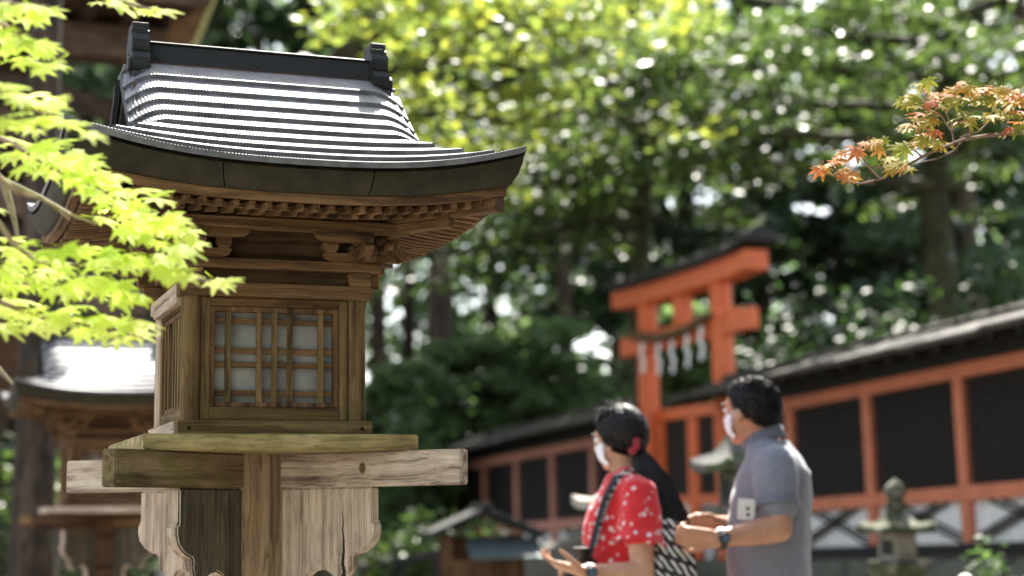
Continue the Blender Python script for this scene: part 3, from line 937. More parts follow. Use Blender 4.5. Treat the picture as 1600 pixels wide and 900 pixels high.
part_at('back_board', MB().box(-.27, .27, .225, .245, .05, 1.0), DKW, sh)
rl = thing('wooden_railing', 'dark weathered railing running left from the small shelter', 'railing', (0, 0, 0), 0)
a, b = at(560, 893, 15.0), at(690, 862, 14.6)
part_at('rail', MB().bar(a, b, .06, .07), BLACK, rl)
for u in (.05, .5, .95):
    q = a.lerp(b, u); part_at('post', MB().box(q.x - .035, q.x + .035, q.y - .035, q.y + .035, 0, q.z - .036), BLACK, rl)

# ------------------------------------------------------------------ the big hall at the upper left
hp_ = at(192, 800, 14.0)
hall = thing('shrine_hall', 'large brown timber hall with layered boards and a dark overhang at the upper left', 'building', (hp_.x, hp_.y, -.26), R(20))
hall.scale = (1.217, 1.217, 1.217)
BOARD = wood('hall_board_wood', (.05, .034, .025), (.12, .082, .06), (.19, .135, .10), axis='x', grain=20)
BOARD_D = wood('hall_dark_board_wood', (.025, .016, .012), (.055, .036, .026), (.095, .064, .047), axis='x', grain=20)
DKW = W['dark_x']
part_at('wall', MB().box(-6.5, -.60, .10, 5, 2.1, 4.9), DKW, hall)
part_at('stone_base', MB().box(-6.8, -1.3, -.3, 5.2, 0.214, .5), STONE, hall, bevel=.02)
for x in (-1.45, -3.4): part_at('pillar', MB().tube([(x, .0, .5), (x, .0, 4.40)], .13, 20), W['dark_x'], hall, bevel=0, smooth=40)
part_at('head_beam', MB().box(-6.5, .34, -.22, .098, 4.43, 4.66), BOARD, hall, bevel=.02)
part_at('soffit_board', MB().box(-6.5, .36, -.62, .097, 4.74, 4.80), DKW, hall, bevel=0)
for i in range(22):
    x = .26 - i * .30
    part_at('rafter', MB().box(x - .05, x + .05, -.60, .09, 4.665, 4.738), BOARD_D, hall, bevel=.006)
part_at('eave_board', MB().box(-6.5, .44, -.72, -.625, 4.70, 4.95), BOARD, hall, bevel=.012)
part_at('bark_roof', MB().prism([(-.85, 4.955), (-.85, 5.12), (.4, 5.4), (2.0, 5.9), (3.2, 6.2), (3.2, 5.8), (.8, 5.2)], -6.6, .50, lambda u, v, t: (t, u, v)), BARK, hall, bevel=.03)
for k, (za, zb, h, d, m) in enumerate(((4.36, 4.02, .16, .20, BOARD_D), (4.17, 3.74, .20, .17, BOARD), (3.93, 3.42, .13, .14, BOARD_D), (3.76, 3.20, .22, .11, BOARD), (3.48, 2.90, .13, .08, BOARD_D), (3.30, 2.72, .24, .05, BOARD))):
    pl = []
    for u in np.linspace(0, 1, 9): pl.append((-2.3 + 2.42 * u, za + (zb - za) * u + .07 * math.sin(u * PI)))
    part_at('gable_board', MB().prism(pl + [(x, z - h) for x, z in pl[::-1]], -.13 - d, -.13 - d + .06, lambda u, v, t: (u, t, v)), m, hall, bevel=.01)
part_at('verge_board', MB().bar((.43, -.70, 5.0), (.20, -.30, 4.30), .05, .26), W['brown_y'], hall, bevel=.01)
part_at('verge_trim', MB().bar((.475, -.70, 5.0), (.245, -.30, 4.30), .025, .30), plain('weathered_trim', (.40, .38, .16), .7), hall, bevel=.004)

# ------------------------------------------------------------------ trees
def quads(name, P, size, mat, parent, rng, flat=0.0, squash=.6, kind='stuff'):
    """many small leaf-shaped faces at the points P"""
    n = len(P)
    nrm = rng.normal(size=(n, 3)); nrm[:, 2] = np.abs(nrm[:, 2]) + flat * 3
    nrm /= np.linalg.norm(nrm, axis=1)[:, None]
    a = rng.normal(size=(n, 3)); u = np.cross(nrm, a); u /= np.linalg.norm(u, axis=1)[:, None]
    v = np.cross(nrm, u)
    s = (size * rng.uniform(.6, 1.35, n))[:, None]
    c = np.stack([P - u * s * .5, P + v * s * .5 * squash + nrm * s * .05, P + u * s * .5, P - v * s * .5 * squash + nrm * s * .05], 1).reshape(-1, 3)
    me = bpy.data.meshes.new(name)
    me.vertices.add(4 * n); me.vertices.foreach_set('co', c.astype(np.float32).ravel())
    me.loops.add(4 * n); me.loops.foreach_set('vertex_index', np.arange(4 * n, dtype=np.int32))
    me.polygons.add(n); me.polygons.foreach_set('loop_start', np.arange(0, 4 * n, 4, dtype=np.int32))
    me.update(calc_edges=True)
    me.materials.append(mat)
    o = link(name, me, parent)
    if kind: o['kind'] = kind
    return o

def clumps(C, rad, per, rng):
    """points in flattened ellipsoids round the centres C; rad n x 3"""
    C = np.asarray(C, float); rad = np.broadcast_to(np.asarray(rad, float), C.shape)
    d = rng.normal(size=(len(C), per, 3)); d /= np.linalg.norm(d, axis=2)[:, :, None]
    r = rng.uniform(0, 1, (len(C), per, 1)) ** .45
    return (C[:, None, :] + d * r * rad[:, None, :]).reshape(-1, 3)

BARKT = wood('cedar_bark', (.022, .016, .011), (.062, .044, .031), (.12, .09, .066), axis='z', grain=14, crack=.7)
BARKM = wood('maple_bark', (.018, .015, .011), (.045, .038, .027), (.085, .075, .052), axis='z', grain=10, moss=(.07, .09, .02), moss_amt=.4)
CED = leafmat('cedar_leaves', (.022, .042, .024), (.075, .115, .058), (1.4, 1.7, 1.0), .25, .35, .5, .5)
DARKL = leafmat('dark_broad_leaves', (.045, .078, .040), (.125, .18, .08), (1.6, 2.0, 1.0), .3, .35, .6, .5)
MIDL = leafmat('green_maple_leaves', (.030, .053, .019), (.082, .118, .038), (1.9, 2.0, 1.3), .42, .42, .5, .3)
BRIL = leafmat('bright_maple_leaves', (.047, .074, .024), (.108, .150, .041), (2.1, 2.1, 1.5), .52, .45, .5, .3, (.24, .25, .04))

def cedar(base, h, r, crown_from, label, rng, n=26, per=420, leaf=.26, trunk=.3, mat=None, lean=(0, 0), name='cedar_tree', cat='tree', group='dark cedars behind the shrine fence', dens=1.0):
    root = thing(name, label, cat, base, rng.uniform(0, 6), group)
    pts = [(lean[0] * u, lean[1] * u, h * u) for u in np.linspace(0, 1, 9)]
    rad = [trunk * (1.25 if u == 0 else 1) * (1 - u * .88) for u in np.linspace(0, 1, 9)]
    MB().tube(pts, rad, 12).build('trunk', BARKT, root, smooth=60)
    C, S = [], []
    for i in range(n):
        u = crown_from + (1 - crown_from) * (i + rng.uniform(0, 1)) / n
        a = rng.uniform(0, 2 * PI); R_ = r * (1.05 - u) / (1.05 - crown_from) * rng.uniform(.65, 1.1) + .2
        z = h * u
        tip = np.array([math.cos(a) * R_, math.sin(a) * R_, z - R_ * .28])
        lim = MB().tube([(lean[0] * u, lean[1] * u, z), tuple(tip * np.array([.55, .55, 1]) + np.array([0, 0, R_ * .1])), tuple(tip)], [trunk * .22 * (1.2 - u), trunk * .12 * (1.2 - u), .01], 5)
        lim.build('limb', BARKT, root, smooth=60)
        for w in (.4, .7, 1.0):
            C.append((tip[0] * w, tip[1] * w, z - R_ * .28 * w)); S.append((R_ * .30, R_ * .30, R_ * .17))
    P = clumps(C, np.array(S), max(8, int(per * dens / 3)), rng)
    quads('crown', P, leaf, mat or CED, root, rng, .15)
    return root

def maple(base, h, limbs, label, rng, mat, sprays=9, per=90, leaf=.13, trunk=.16, group='maples arching over the torii', name='maple_tree', sr=(.62, .62, .13), bare=0, minpx=-999):
    """limbs: list of poly-lines in world coordinates that start on the trunk; layered flat sprays grow along them"""
    root = thing(name, label, 'maple tree', base, 0, group)
    b = Vector(base)
    top = max((l[0] for l in limbs), key=lambda p: p[2])
    MB().tube([(0, 0, -.1), (.05, 0, h * .3), (-.05, .05, h * .6), tuple(Vector(top) - b)], [trunk * 1.25, trunk, trunk * .85, trunk * .5], 12).build('trunk', BARKM, root, smooth=60)
    C, S = [], []
    for l in limbs:
        pts = [Vector(p) - b for p in l]
        lb = MB(); lb.tube(pts, [trunk * .42 * (1 - .85 * i / (len(pts) - 1)) for i in range(len(pts))], 7)
        for i in range(bare, len(pts) - 1):
            m = max(1, int(sprays * (pts[i + 1] - pts[i]).length / 1.6))
            for j in range(m):
                q = pts[i].lerp(pts[i + 1], (j + rng.uniform(0, 1)) / m)
                off = Vector((rng.normal() * .75, rng.normal() * 1.0, rng.normal() * .22 + .05))
                w_ = q + off + b
                if 800 + FPX * w_.x / w_.y < minpx: continue
                C.append(q + off); k = rng.uniform(.6, 1.3); S.append((sr[0] * k, sr[1] * k, sr[2] * k))
                if j % 2 == 0: lb.tube([q, q + off * .6 + Vector((0, 0, .06)), q + off], [.014, .009, .004], 4)
        lb.build('limb', BARKM, root, smooth=60)
    P = clumps([tuple(c) for c in C], np.array(S), per, rng)
    quads('crown', P, leaf, mat, root, rng, .5)
    return root

rng = np.random.default_rng(5)
def G(px, Y, z=0):
    p = at(px, 800, Y); return (p.x, p.y, z)
def L(*pts): return [tuple(at(*p)) for p in pts]

# maple behind the lantern, bright in the sun: its trunk stands behind the fire box
maple(G(430, 15.0, .1), 5, [
    L((430, 250, 15), (520, 200, 15), (600, 185, 14.8), (700, 175, 14.6), (800, 190, 14.6), (900, 170, 14.8)),
    L((430, 200, 15), (520, 130, 14.8), (620, 110, 14.5), (720, 95, 14.4), (830, 110, 14.6), (930, 80, 14.8)),
    L((430, 160, 15), (560, 60, 14.6), (650, 40, 14.2), (760, 30, 14.4), (860, 45, 14.6), (960, 20, 14.8)),
    L((560, 60, 14.6), (590, 10, 14.2), (640, -20, 14.2), (740, -35, 14.4), (860, -30, 14.6)),
    L((520, 200, 15), (610, 240, 14.8), (680, 255, 14.8), (760, 245, 14.8)),
], 'bright yellow green maple glowing in the sun beside the lantern roof', rng, BRIL, sprays=17, per=70, leaf=.12, bare=1, minpx=520)
maple(G(1012, 19.5, .5), 5, [
    L((1010, 330, 19.5), (900, 290, 19), (830, 285, 18.6), (740, 300, 18.2), (650, 330, 18)),
    L((1010, 350, 19.5), (920, 345, 19), (820, 370, 18.6), (740, 390, 18.2), (650, 400, 18), (620, 410, 18)),
    L((1010, 250, 19.5), (920, 240, 19), (840, 215, 19), (760, 230, 18.8)),
    L((1010, 230, 19.5), (1080, 170, 19), (1160, 150, 19)),
    L((1010, 160, 19.5), (960, 90, 19), (1060, 60, 19), (1120, 20, 19)),
    L((1010, 200, 19.5), (930, 130, 19), (850, 120, 19)),
], 'green maple with hanging sprays, its trunk hidden behind the left torii pillar', rng, MIDL, sprays=13, per=70, leaf=.14)
# maple whose dark limbs reach left over the torii
maple(G(1490, 18.5, .6), 7, [
    L((1490, 225, 18.5), (1380, 218, 18.2), (1260, 212, 17.8), (1120, 205, 17.5), (1000, 190, 17.3), (900, 180, 17)),
    L((1490, 290, 18.5), (1380, 285, 18.2), (1250, 262, 18), (1130, 240, 17.8)),
    L((1490, 120, 18.5), (1390, 120, 18.2), (1270, 100, 18), (1150, 110, 17.8), (1020, 120, 17.5)),
    L((1490, 40, 18.5), (1380, 20, 18), (1250, 10, 18), (1120, -10, 18), (980, -20, 18)),
    L((1490, 70, 18.5), (1370, 60, 18.4), (1240, 55, 18.3), (1100, 60, 18)),
    L((1490, 170, 18.5), (1360, 165, 18.5), (1230, 160, 18.3), (1090, 160, 18)),
    L((1490, 150, 18.5), (1560, 120, 18.2), (1650, 90, 18)),
    L((1490, 230, 18.5), (1570, 210, 18.4), (1650, 200, 18)),
    L((1490, 30, 18.5), (1580, -10, 18.2), (1680, -40, 18)),
], 'spreading maple with long dark horizontal limbs above the torii', rng, MIDL, sprays=9, per=58, leaf=.14, trunk=.2)

# cedars and dark broad-leaved trees behind
i = 0
for (px, Y, h, r, cf, tr, lab) in [
    (690, 25, 12, 1.8, .62, .26, 'cedar with a thick dark trunk seen just right of the lantern box'),
    (592, 29, 13, 1.8, .62, .20, 'slim cedar standing close to the right edge of the lantern box'),
    (640, 36, 15, 2.2, .62, .2, 'cedar between the slim trunk and the thick trunk'),
    (770, 31, 13, 2.0, .55, .2, 'full cedar with low limbs to the right of the thick trunk'),
    (888, 27, 13, 2.0, .52, .19, 'cedar with a pale brown trunk left of the torii'),
    (980, 30, 18, 3.2, .06, .3, 'broad dark cedar directly behind the left torii pillar'),
    (1085, 34, 19, 3.2, .05, .3, 'dark cedar framed between the torii pillars'),
    (1200, 31, 18, 2.8, .10, .3, 'dark cedar behind the raised right end of the torii beam'),
    (1330, 33, 19, 2.8, .05, .26, 'dark cedar behind the roof end of the right fence'),
    (1385, 35, 19, 3.0, .04, .26, 'dark cedar filling the gap above the right fence roof'),
    (1420, 29, 18, 3.0, .05, .3, 'dark cedar rising over the middle of the right fence'),
    (1530, 27, 17, 2.6, .05, .3, 'dark cedar near the right end of the fence'),
    (1640, 30, 18, 3.2, .05, .3, 'dark cedar at the far right of the wood'),
    (400, 30, 14, 2.6, .3, .24, 'dark blue green cedar above the lantern ridge'),
    (510, 34, 15, 2.6, .5, .24, 'dark cedar behind the right end of the lantern ridge'),
    (300, 34, 15, 2.8, .15, .26, 'dark cedar between the hall and the lantern roof'),
    (52, 10.9, 14, 1.5, .5, .14, 'grey trunked cedar beside the second wooden lantern'),
    (215, 26, 17, 2.6, .08, .26, 'dark cedar in the gap between the two wooden lanterns'),
    (120, 28, 17, 2.6, .08, .26, 'cedar behind the second wooden lantern'),
    (5, 26, 17, 2.4, .1, .26, 'cedar at the left edge under the hall eaves'),
]:
    g = Vector(G(px, Y, .2))
    cedar(g, h, r, cf, lab, rng, n=44 if cf < .3 else 32, per=360, leaf=.24 if Y < 30 else .28, trunk=tr)
# young broad-leaved trees that fill the view below the canopy
SOFTL = leafmat('soft_green_leaves', (.07, .108, .056), (.16, .215, .10), (1.7, 1.9, 1.3), .45, .5, .5, .25)
def young_tree(p, h, w, label, n=9000, leaf=.17):
    root = thing('young_tree', label, 'tree', p, 0, 'young green trees below the cedars')
    MB().tube([(0, 0, 0), (.08, 0, h * .3), (-.04, .05, h * .65), (0, 0, h * .95)], [.07, .06, .04, .015], 8).build('trunk', BARKM, root, smooth=60)
    C, S = [], []
    for k in range(70):
        a, q_, z = rng.uniform(0, 2 * PI), rng.uniform(.15, 1) ** .6, rng.uniform(.12, 1)
        r_ = w * q_ * (1.05 - .55 * z)
        c = (math.cos(a) * r_, math.sin(a) * r_, h * z); C.append(c); S.append((.45, .45, .16))
        if k % 3 == 0: MB().tube([(0, 0, h * z * .8), (c[0] * .5, c[1] * .5, h * z * .95), c], [.022, .014, .004], 5).build('limb', BARKM, root, smooth=60)
    quads('crown', clumps(C, np.array(S), n // 70, rng), leaf, SOFTL, root, rng, .35)
for (px, Y, h, w, lab) in [(640, 24, 3.0, 1.0, 'young green tree just right of the lantern box'), (745, 25, 3.4, 1.2, 'young green tree above the roof of the distant fence'),
                           (850, 24, 3.6, 1.1, 'young green tree to the left of the torii'), (1060, 21.5, 3.4, .8, 'young green tree seen between the torii pillars')]:
    young_tree(G(px, Y, .3), h, w, lab)
DEEPL = leafmat('deep_green_leaves', (.016, .032, .016), (.055, .085, .038), (1.5, 1.8, 1.0), .3, .5, .6, .3)
# shrubs under the trees
def shrub(p, w, h, label, mat, n=900, leaf=.12):
    root = thing('shrub', label, 'shrub', p, 0, 'evergreen shrubs by the fence')
    C = []
    for k in range(14):
        a, q = rng.uniform(0, 2 * PI), rng.uniform(.1, .8)
        t = (math.cos(a) * w * q, math.sin(a) * w * q, h * rng.uniform(.35, .85))
        st = MB().tube([(0, 0, 0), (t[0] * .4, t[1] * .4, t[2] * .6), t], [.03, .02, .008], 5); C.append(t); st.build('stem', BARKM, root)
    quads('leaves', clumps(C, (w * .42, w * .42, h * .28), n // 14, rng), leaf, mat, root, rng, .3)
    return root
for (px, Y, w, h, z, lab, m) in [
    (640, 23, 1.1, 3.0, .2, 'tall dark shrub below the thick cedar trunk', DARKL),
    (930, 24, 1.2, 3.6, .2, 'leafy shrub touching the left torii pillar', DARKL),
    (1050, 22, .9, 3.0, .5, 'green shrub seen through the torii', MIDL),
    (1240, 21, 1.2, 3.2, .5, 'dark shrub behind the fence roof right of the man', DEEPL),
    (1370, 20, 1.3, 3.2, .6, 'dark shrub above the middle of the right fence roof', DEEPL),
    (1560, 18, 1.3, 3.2, .7, 'dark shrub behind the near end of the right fence', DEEPL),
    (625, 15, .5, 1.15, 0, 'low bush with pale leaves under the lantern beam', MIDL),
    (655, 17, .8, 1.3, 0, 'low dark bush left of the small shelter', DARKL),
    (1545, 9.6, .16, .98, 0, 'young leafy plant growing before the right fence', DARKL),
    (180, 18, .9, 1.9, 0, 'dark shrub behind the second wooden lantern bracket', DARKL),
    (20, 17, .6, 2.0, 0, 'shrub with sunlit leaves at the left edge', MIDL),
]:
    p = G(px, Y, z); shrub(p, w, h, lab, m, 1500 if w > .7 else 420, .13 if Y > 14 else .07)
# the far wood that closes the view
n = 1900
C = np.stack([rng.uniform(-26, 30, n), rng.uniform(42, 54, n), rng.uniform(.5, 18, n)], 1)
keep = []
for c in C:
    px = 800 + FPX * c[0] / c[1]; py = 800 - FPX * (c[2] - 1.2) / c[1]
    p = 1.0 if 480 < px < 1000 else .6
    if 1080 < px < 1480 and 300 < py < 600: p = .34
    elif px > 950 and py < 300: p = .33
    elif 560 < px < 820 and 430 < py < 560: p = .9
    keep.append(rng.uniform() < p)
C = C[np.array(keep)]
FARL = leafmat('far_wood_leaves', (.055, .090, .050), (.125, .175, .095), (1.9, 2.1, 1.5), .5, .5, .25, .2)
far = quads('far_wood', clumps(C, (1.5, 1.2, .8), 90, rng), .36, FARL, None, rng, .2)
far['label'] = 'far dark wood that closes the view between the trees'; far['category'] = 'wood'
# unseen trees added right of and behind the camera to block sky light
for (x, y, h, r, lab) in ((3.9, 3.4, 13, 1.6, 'unseen cedar added to block light, right of the wooden lantern'), (4.4, 5.9, 13, 1.6, 'unseen cedar added to block light, right of the man'), (3.7, .6, 13, 1.7, 'unseen cedar added to block light, right of the camera'),
                       (6.4, 8.0, 14, 2.0, 'unseen cedar added to block light, before the near end of the orange fence'), (5.0, -3.0, 13, 2.4, 'unseen cedar added to block light, behind the camera at the right'), (2.4, -3.6, 12, 1.7, 'unseen cedar added to block light, just behind the camera'), (.6, -5.6, 13, 2.0, 'unseen cedar added to block light, straight behind the camera'),
                       (7.5, 1.5, 15, 2.8, 'unseen cedar added to block light, second row right of the path')):
    cedar((x, y, 0), h, r, .05, lab, rng, n=46, per=330, leaf=.3, trunk=.22, group='unseen cedars added to block light')

# ------------------------------------------------------------------ people
def cap_mesh(mb, p0, p1, r0, r1, n=14):
    p0, p1 = Vector(p0), Vector(p1)
    d = p1 - p0; L_ = d.length; d = d / L_
    pts, rad = [], []
    for i in range(5):
        a = PI / 2 * i / 4
        pts.append(p0 - d * r0 * math.cos(a)); rad.append(max(1e-4, r0 * math.sin(a)))
    for i in range(5):
        a = PI / 2 * (1 - i / 4)
        pts.append(p1 + d * r1 * math.cos(a)); rad.append(max(1e-4, r1 * math.sin(a)))
    mb.tube(pts, rad, n)
def limb(mb, pts, rad):
    for i in range(len(pts) - 1): cap_mesh(mb, pts[i], pts[i + 1], rad[i], rad[i + 1])
def loft(mb, secs, A, B, n=28, pw=2.3):
    """secs: (centre, half size along A, half size along B)"""
    vs, fs = [], []
    for c, a, b in secs:
        c = Vector(c)
        for k in range(n):
            t = 2 * PI * k / n
            co, si = math.cos(t), math.sin(t)
            e = 2 / pw
            vs.append(c + A * (a * math.copysign(abs(co) ** e, co)) + B * (b * math.copysign(abs(si) ** e, si)))
    m = len(secs)
    for i in range(m - 1):
        for k in range(n): fs.append((i * n + k, i * n + (k + 1) % n, (i + 1) * n + (k + 1) % n, (i + 1) * n + k))
    fs += [tuple(range(n))[::-1], tuple(range((m - 1) * n, m * n))]
    mb.add(vs, fs)
def ell(mb, c, A, B, C_, r, n=18, m=12):
    """ellipsoid on axes A, B, C_"""
    t = MB().ball((0, 0, 0), 1, n, m)
    mb.add([Vector(c) + A * (v[0] * r[0]) + B * (v[1] * r[1]) + C_ * (v[2] * r[2]) for v in t.v], t.f)
def skin(name, mb, mat, parent, voxel, smooth=6, wrinkle=0, wscale=9, seed=0):
    """one continuous surface round all the volumes in mb"""
    me = bpy.data.meshes.new(name); me.from_pydata(mb.v, [], mb.f)
    bm = bmesh.new(); bm.from_mesh(me); bmesh.ops.recalc_face_normals(bm, faces=bm.faces); bm.to_mesh(me); bm.free()
    o = bpy.data.objects.new(name, me); COL.objects.link(o)
    r = o.modifiers.new('r', 'REMESH'); r.mode = 'VOXEL'; r.voxel_size = voxel
    s = o.modifiers.new('s', 'SMOOTH'); s.factor = .5; s.iterations = smooth
    if wrinkle:
        tx = bpy.data.textures.new(name + '_folds', 'CLOUDS'); tx.noise_scale = wscale; tx.noise_depth = 2
        dm = o.modifiers.new('d', 'DISPLACE'); dm.texture = tx; dm.strength = wrinkle; dm.mid_level = .5; dm.texture_coords = 'LOCAL'
    dg = bpy.context.evaluated_depsgraph_get()
    nm = bpy.data.meshes.new_from_object(o.evaluated_get(dg))
    bpy.data.objects.remove(o)
    nm.materials.clear(); nm.materials.append(mat); nm.name = name; nm.shade_smooth()
    o = link(name, nm, parent)
    return o
SKIN_W = plain('light_brown_skin', (.56, .33, .22), .5, .06, 30, 0, .05, .35)
SKIN_M = plain('tanned_skin', (.46, .25, .155), .5, .06, 30, 0, .05, .35)
for m in (SKIN_W, SKIN_M):
    nt_ = m.node_tree; b_ = nt_.nodes['Principled BSDF']; old_ = b_.inputs['Base Color'].links[0].from_socket
    nt_.links.new(mixc(nt_, .5, old_, ramp(nt_, noise(nt_, coords(nt_), 14, 4, .6), [(.35, (.80, .70, .66)), (.65, (1.12, 1.10, 1.08))]), 'MULTIPLY'), b_.inputs['Base Color'])
    b = m.node_tree.nodes["Principled BSDF"]; b.inputs["Subsurface Weight"].default_value = .15; b.inputs["Subsurface Radius"].default_value = (.02, .008, .004); b.inputs["Subsurface Scale"].default_value = .3
def hair_mat():
    m, nt, b = mat_new('black_hair')
    v = coords(nt, (260, 260, 14))
    n = noise(nt, v, 1.0, 4, .7)
    nt.links.new(ramp(nt, n, [(.3, (.004, .004, .004)), (.7, (.015, .012, .011))]), b.inputs["Base Color"])
    b.inputs["Roughness"].default_value = .48; b.inputs["Specular IOR Level"].default_value = .25
    bump(nt, b, n, .5, .004)
    return m
HAIR = hair_mat()
MASK = plain('white_face_mask', (.80, .82, .86), .8, .04, 40, 0, .1, .2)
def cloth(name, col, rough=.9, fine=260, var=.2):
    m, nt, b = mat_new(name)
    v = coords(nt)
    n = noise(nt, v, fine, 2, .5); g = noise(nt, v, 5, 4, .6)
    c = ramp(nt, n, [(.3, tuple(x * (1 - var) for x in col)), (.7, tuple(x * (1 + var) for x in col))])
    c = mixc(nt, .5, c, ramp(nt, g, [(.3, (.85, .85, .86)), (.7, (1.08, 1.08, 1.08))]), 'MULTIPLY')
    nt.links.new(c, b.inputs["Base Color"]); b.inputs["Roughness"].default_value = rough
    b.inputs["Sheen Weight"].default_value = .25
    b.inputs["Specular IOR Level"].default_value = .2
    bump(nt, b, n, .2, .001)
    return m
POLO = cloth('heather_grey_blue_cotton', (.185, .192, .225), var=.3)
POLO_D = cloth('darker_collar_cotton', (.145, .152, .18))
TROU = cloth('dark_trouser_cotton', (.04, .045, .06))
SHOE = plain('dark_shoe', (.03, .03, .03), .6)
def flower_dress():
    m, nt, b = mat_new('red_flower_print_cotton')
    v = coords(nt)
    dv = nd(nt, "ShaderNodeTexNoise", Scale=30.0, Detail=2.0); nt.links.new(v, dv.inputs["Vector"])
    ad = nt.nodes.new("ShaderNodeVectorMath"); ad.operation = 'MULTIPLY_ADD'
    nt.links.new(dv.outputs["Color"], ad.inputs[0]); ad.inputs[1].default_value = (.022, .022, .022); nt.links.new(v, ad.inputs[2])
    vo = nd(nt, "ShaderNodeTexVoronoi", Scale=34.0, Randomness=1.0); nt.links.new(ad.outputs[0], vo.inputs["Vector"])
    mk = ramp(nt, vo.outputs["Distance"], [(.20, (1, 1, 1)), (.34, (0, 0, 0))])
    sel = ramp(nt, vo.outputs["Color"], [(.22, (0, 0, 0)), (.26, (1, 1, 1))])
    c = mixc(nt, mixc(nt, 1.0, mk, sel, 'MULTIPLY'), (.60, .016, .022), (.78, .62, .62))
    nt.links.new(c, b.inputs["Base Color"]); b.inputs["Roughness"].default_value = .85; b.inputs["Sheen Weight"].default_value = .2
    return m
DRESS = flower_dress()
def stripe_mat(name, scale, rot, a=(.02, .02, .02), c=(.75, .74, .70), dist=6, thr=.62):
    m, nt, b = mat_new(name)
    w = nd(nt, "ShaderNodeTexWave", Scale=scale, Distortion=dist, Detail=1.0); w.inputs["Detail Scale"].default_value = 1.5
    nt.links.new(coords(nt, (1, 1, 1), rot), w.inputs["Vector"])
    w2 = nd(nt, "ShaderNodeTexWave", Scale=scale * .42); nt.links.new(coords(nt, (1, 1, 1), (0, R(70), 0)), w2.inputs["Vector"])
    k = mixc(nt, 1.0, ramp(nt, w.outputs["Fac"], [(thr, (0, 0, 0)), (thr + .08, (1, 1, 1))]), ramp(nt, w2.outputs["Fac"], [(.16, (0, 0, 0)), (.22, (1, 1, 1))]), 'MULTIPLY')
    nt.links.new(mixc(nt, k, a, c), b.inputs["Base Color"]); b.inputs["Roughness"].default_value = .85
    return m
BAGM = stripe_mat('black_white_woven_cloth', 16, (0, R(35), 0), dist=2.5)
STRAPM = stripe_mat('black_white_strap', 26, (0, R(90), 0), dist=0, thr=.5)
BLKPL = plain('black_plastic', (.012, .012, .013), .45, .2, 40, 0, .05, .5)
UP = Vector((0, 0, 1))

def hand(mb, wrist, d, nrm, thumb_side, size=1.0, curl=.5, spread=.0, curls=None):
    """palm from the wrist along d, palm facing nrm; four bent fingers and a thumb"""
    d = d.normalized(); nrm = (nrm - d * nrm.dot(d)).normalized(); s = d.cross(nrm).normalized() * thumb_side
    w = Vector(wrist)
    k = size
    for q in (-.028, -.009, .010, .029):
        cap_mesh(mb, w + d * .012 * k + s * q * .72 * k, w + d * .088 * k + s * q * k, .0155 * k, .0125 * k, 10)
    for i, (q, l) in enumerate(((.030, .070), (.010, .078), (-.010, .073), (-.029, .056))):
        c = curls[i] if curls else curl * (1 + .12 * i)
        p = w + d * .090 * k + s * q * k
        dr = (d + s * (q * 4 * spread)).normalized(); ang = 0
        for j, (f_, r_) in enumerate(((.46, .0088), (.31, .0080), (.23, .0070))):
            ang += c * (.55, .85, .7)[j]
            v = (dr * math.cos(ang) + nrm * math.sin(ang))
            e = p + v * l * f_ * k
            cap_mesh(mb, p, e, r_ * k, (r_ - .0008) * k, 10); p = e
    p = w + d * .022 * k + s * .026 * k + nrm * .006
    dr = (d * .62 + s * .70 + nrm * .25).normalized()
    e = p + dr * .045 * k; cap_mesh(mb, p, e, .0135 * k, .0105 * k, 10)
    dr2 = (d * .85 + s * .30 + nrm * .35).normalized()
    e2 = e + dr2 * .034 * k; cap_mesh(mb, e, e2, .0105 * k, .0092 * k, 10)
    cap_mesh(mb, e2, e2 + dr2 * .022 * k, .0092 * k, .0075 * k, 10)

def head_shape(mb, c, F, Lf, up, k=1.0):
    """skull, jaw, nose, lips, ears round the centre c; F: where the face looks, Lf: its left"""
    P = lambda f, l, u: Vector(c) + F * f * k + Lf * l * k + up * u * k
    ell(mb, P(-.012, 0, .022), F, Lf, up, (.098 * k, .077 * k, .096 * k))
    ell(mb, P(.022, 0, -.030), F, Lf, up, (.066 * k, .062 * k, .085 * k))
    ell(mb, P(.048, 0, -.088), F, Lf, up, (.030 * k, .036 * k, .024 * k))
    cap_mesh(mb, P(.080, 0, .012), P(.098, 0, -.026), .009 * k, .014 * k)
    ell(mb, P(.074, 0, -.058), F, Lf, up, (.014 * k, .026 * k, .010 * k))
    ell(mb, P(.072, 0, .030), F, Lf, up, (.014 * k, .05 * k, .012 * k))
    for s in (-1, 1):
        ell(mb, P(-.006, s * .078, -.012), F, Lf, up, (.018 * k, .009 * k, .031 * k))
        ell(mb, P(.052, s * .036, -.012), F, Lf, up, (.026 * k, .024 * k, .022 * k))
def face_bits(root, c, F, Lf, up, k=1.0):
    P = lambda f, l, u: Vector(c) + F * f * k + Lf * l * k + up * u * k
    for s in (-1, 1):
        e = MB(); ell(e, P(.073, s * .031, .010), F, Lf, up, (.012, .013, .009), 12, 8); e.build('eye', PAPERW, root, smooth=60)
        e = MB(); ell(e, P(.0835, s * .031, .010), F, Lf, up, (.003, .006, .006), 10, 6); e.build('pupil', HAIR, root.children[-1], smooth=60)
        e = MB(); ell(e, P(.082, s * .033, .030), F, Lf, up, (.006, .018, .004), 10, 6); e.build('eyebrow', HAIR, root, smooth=60)
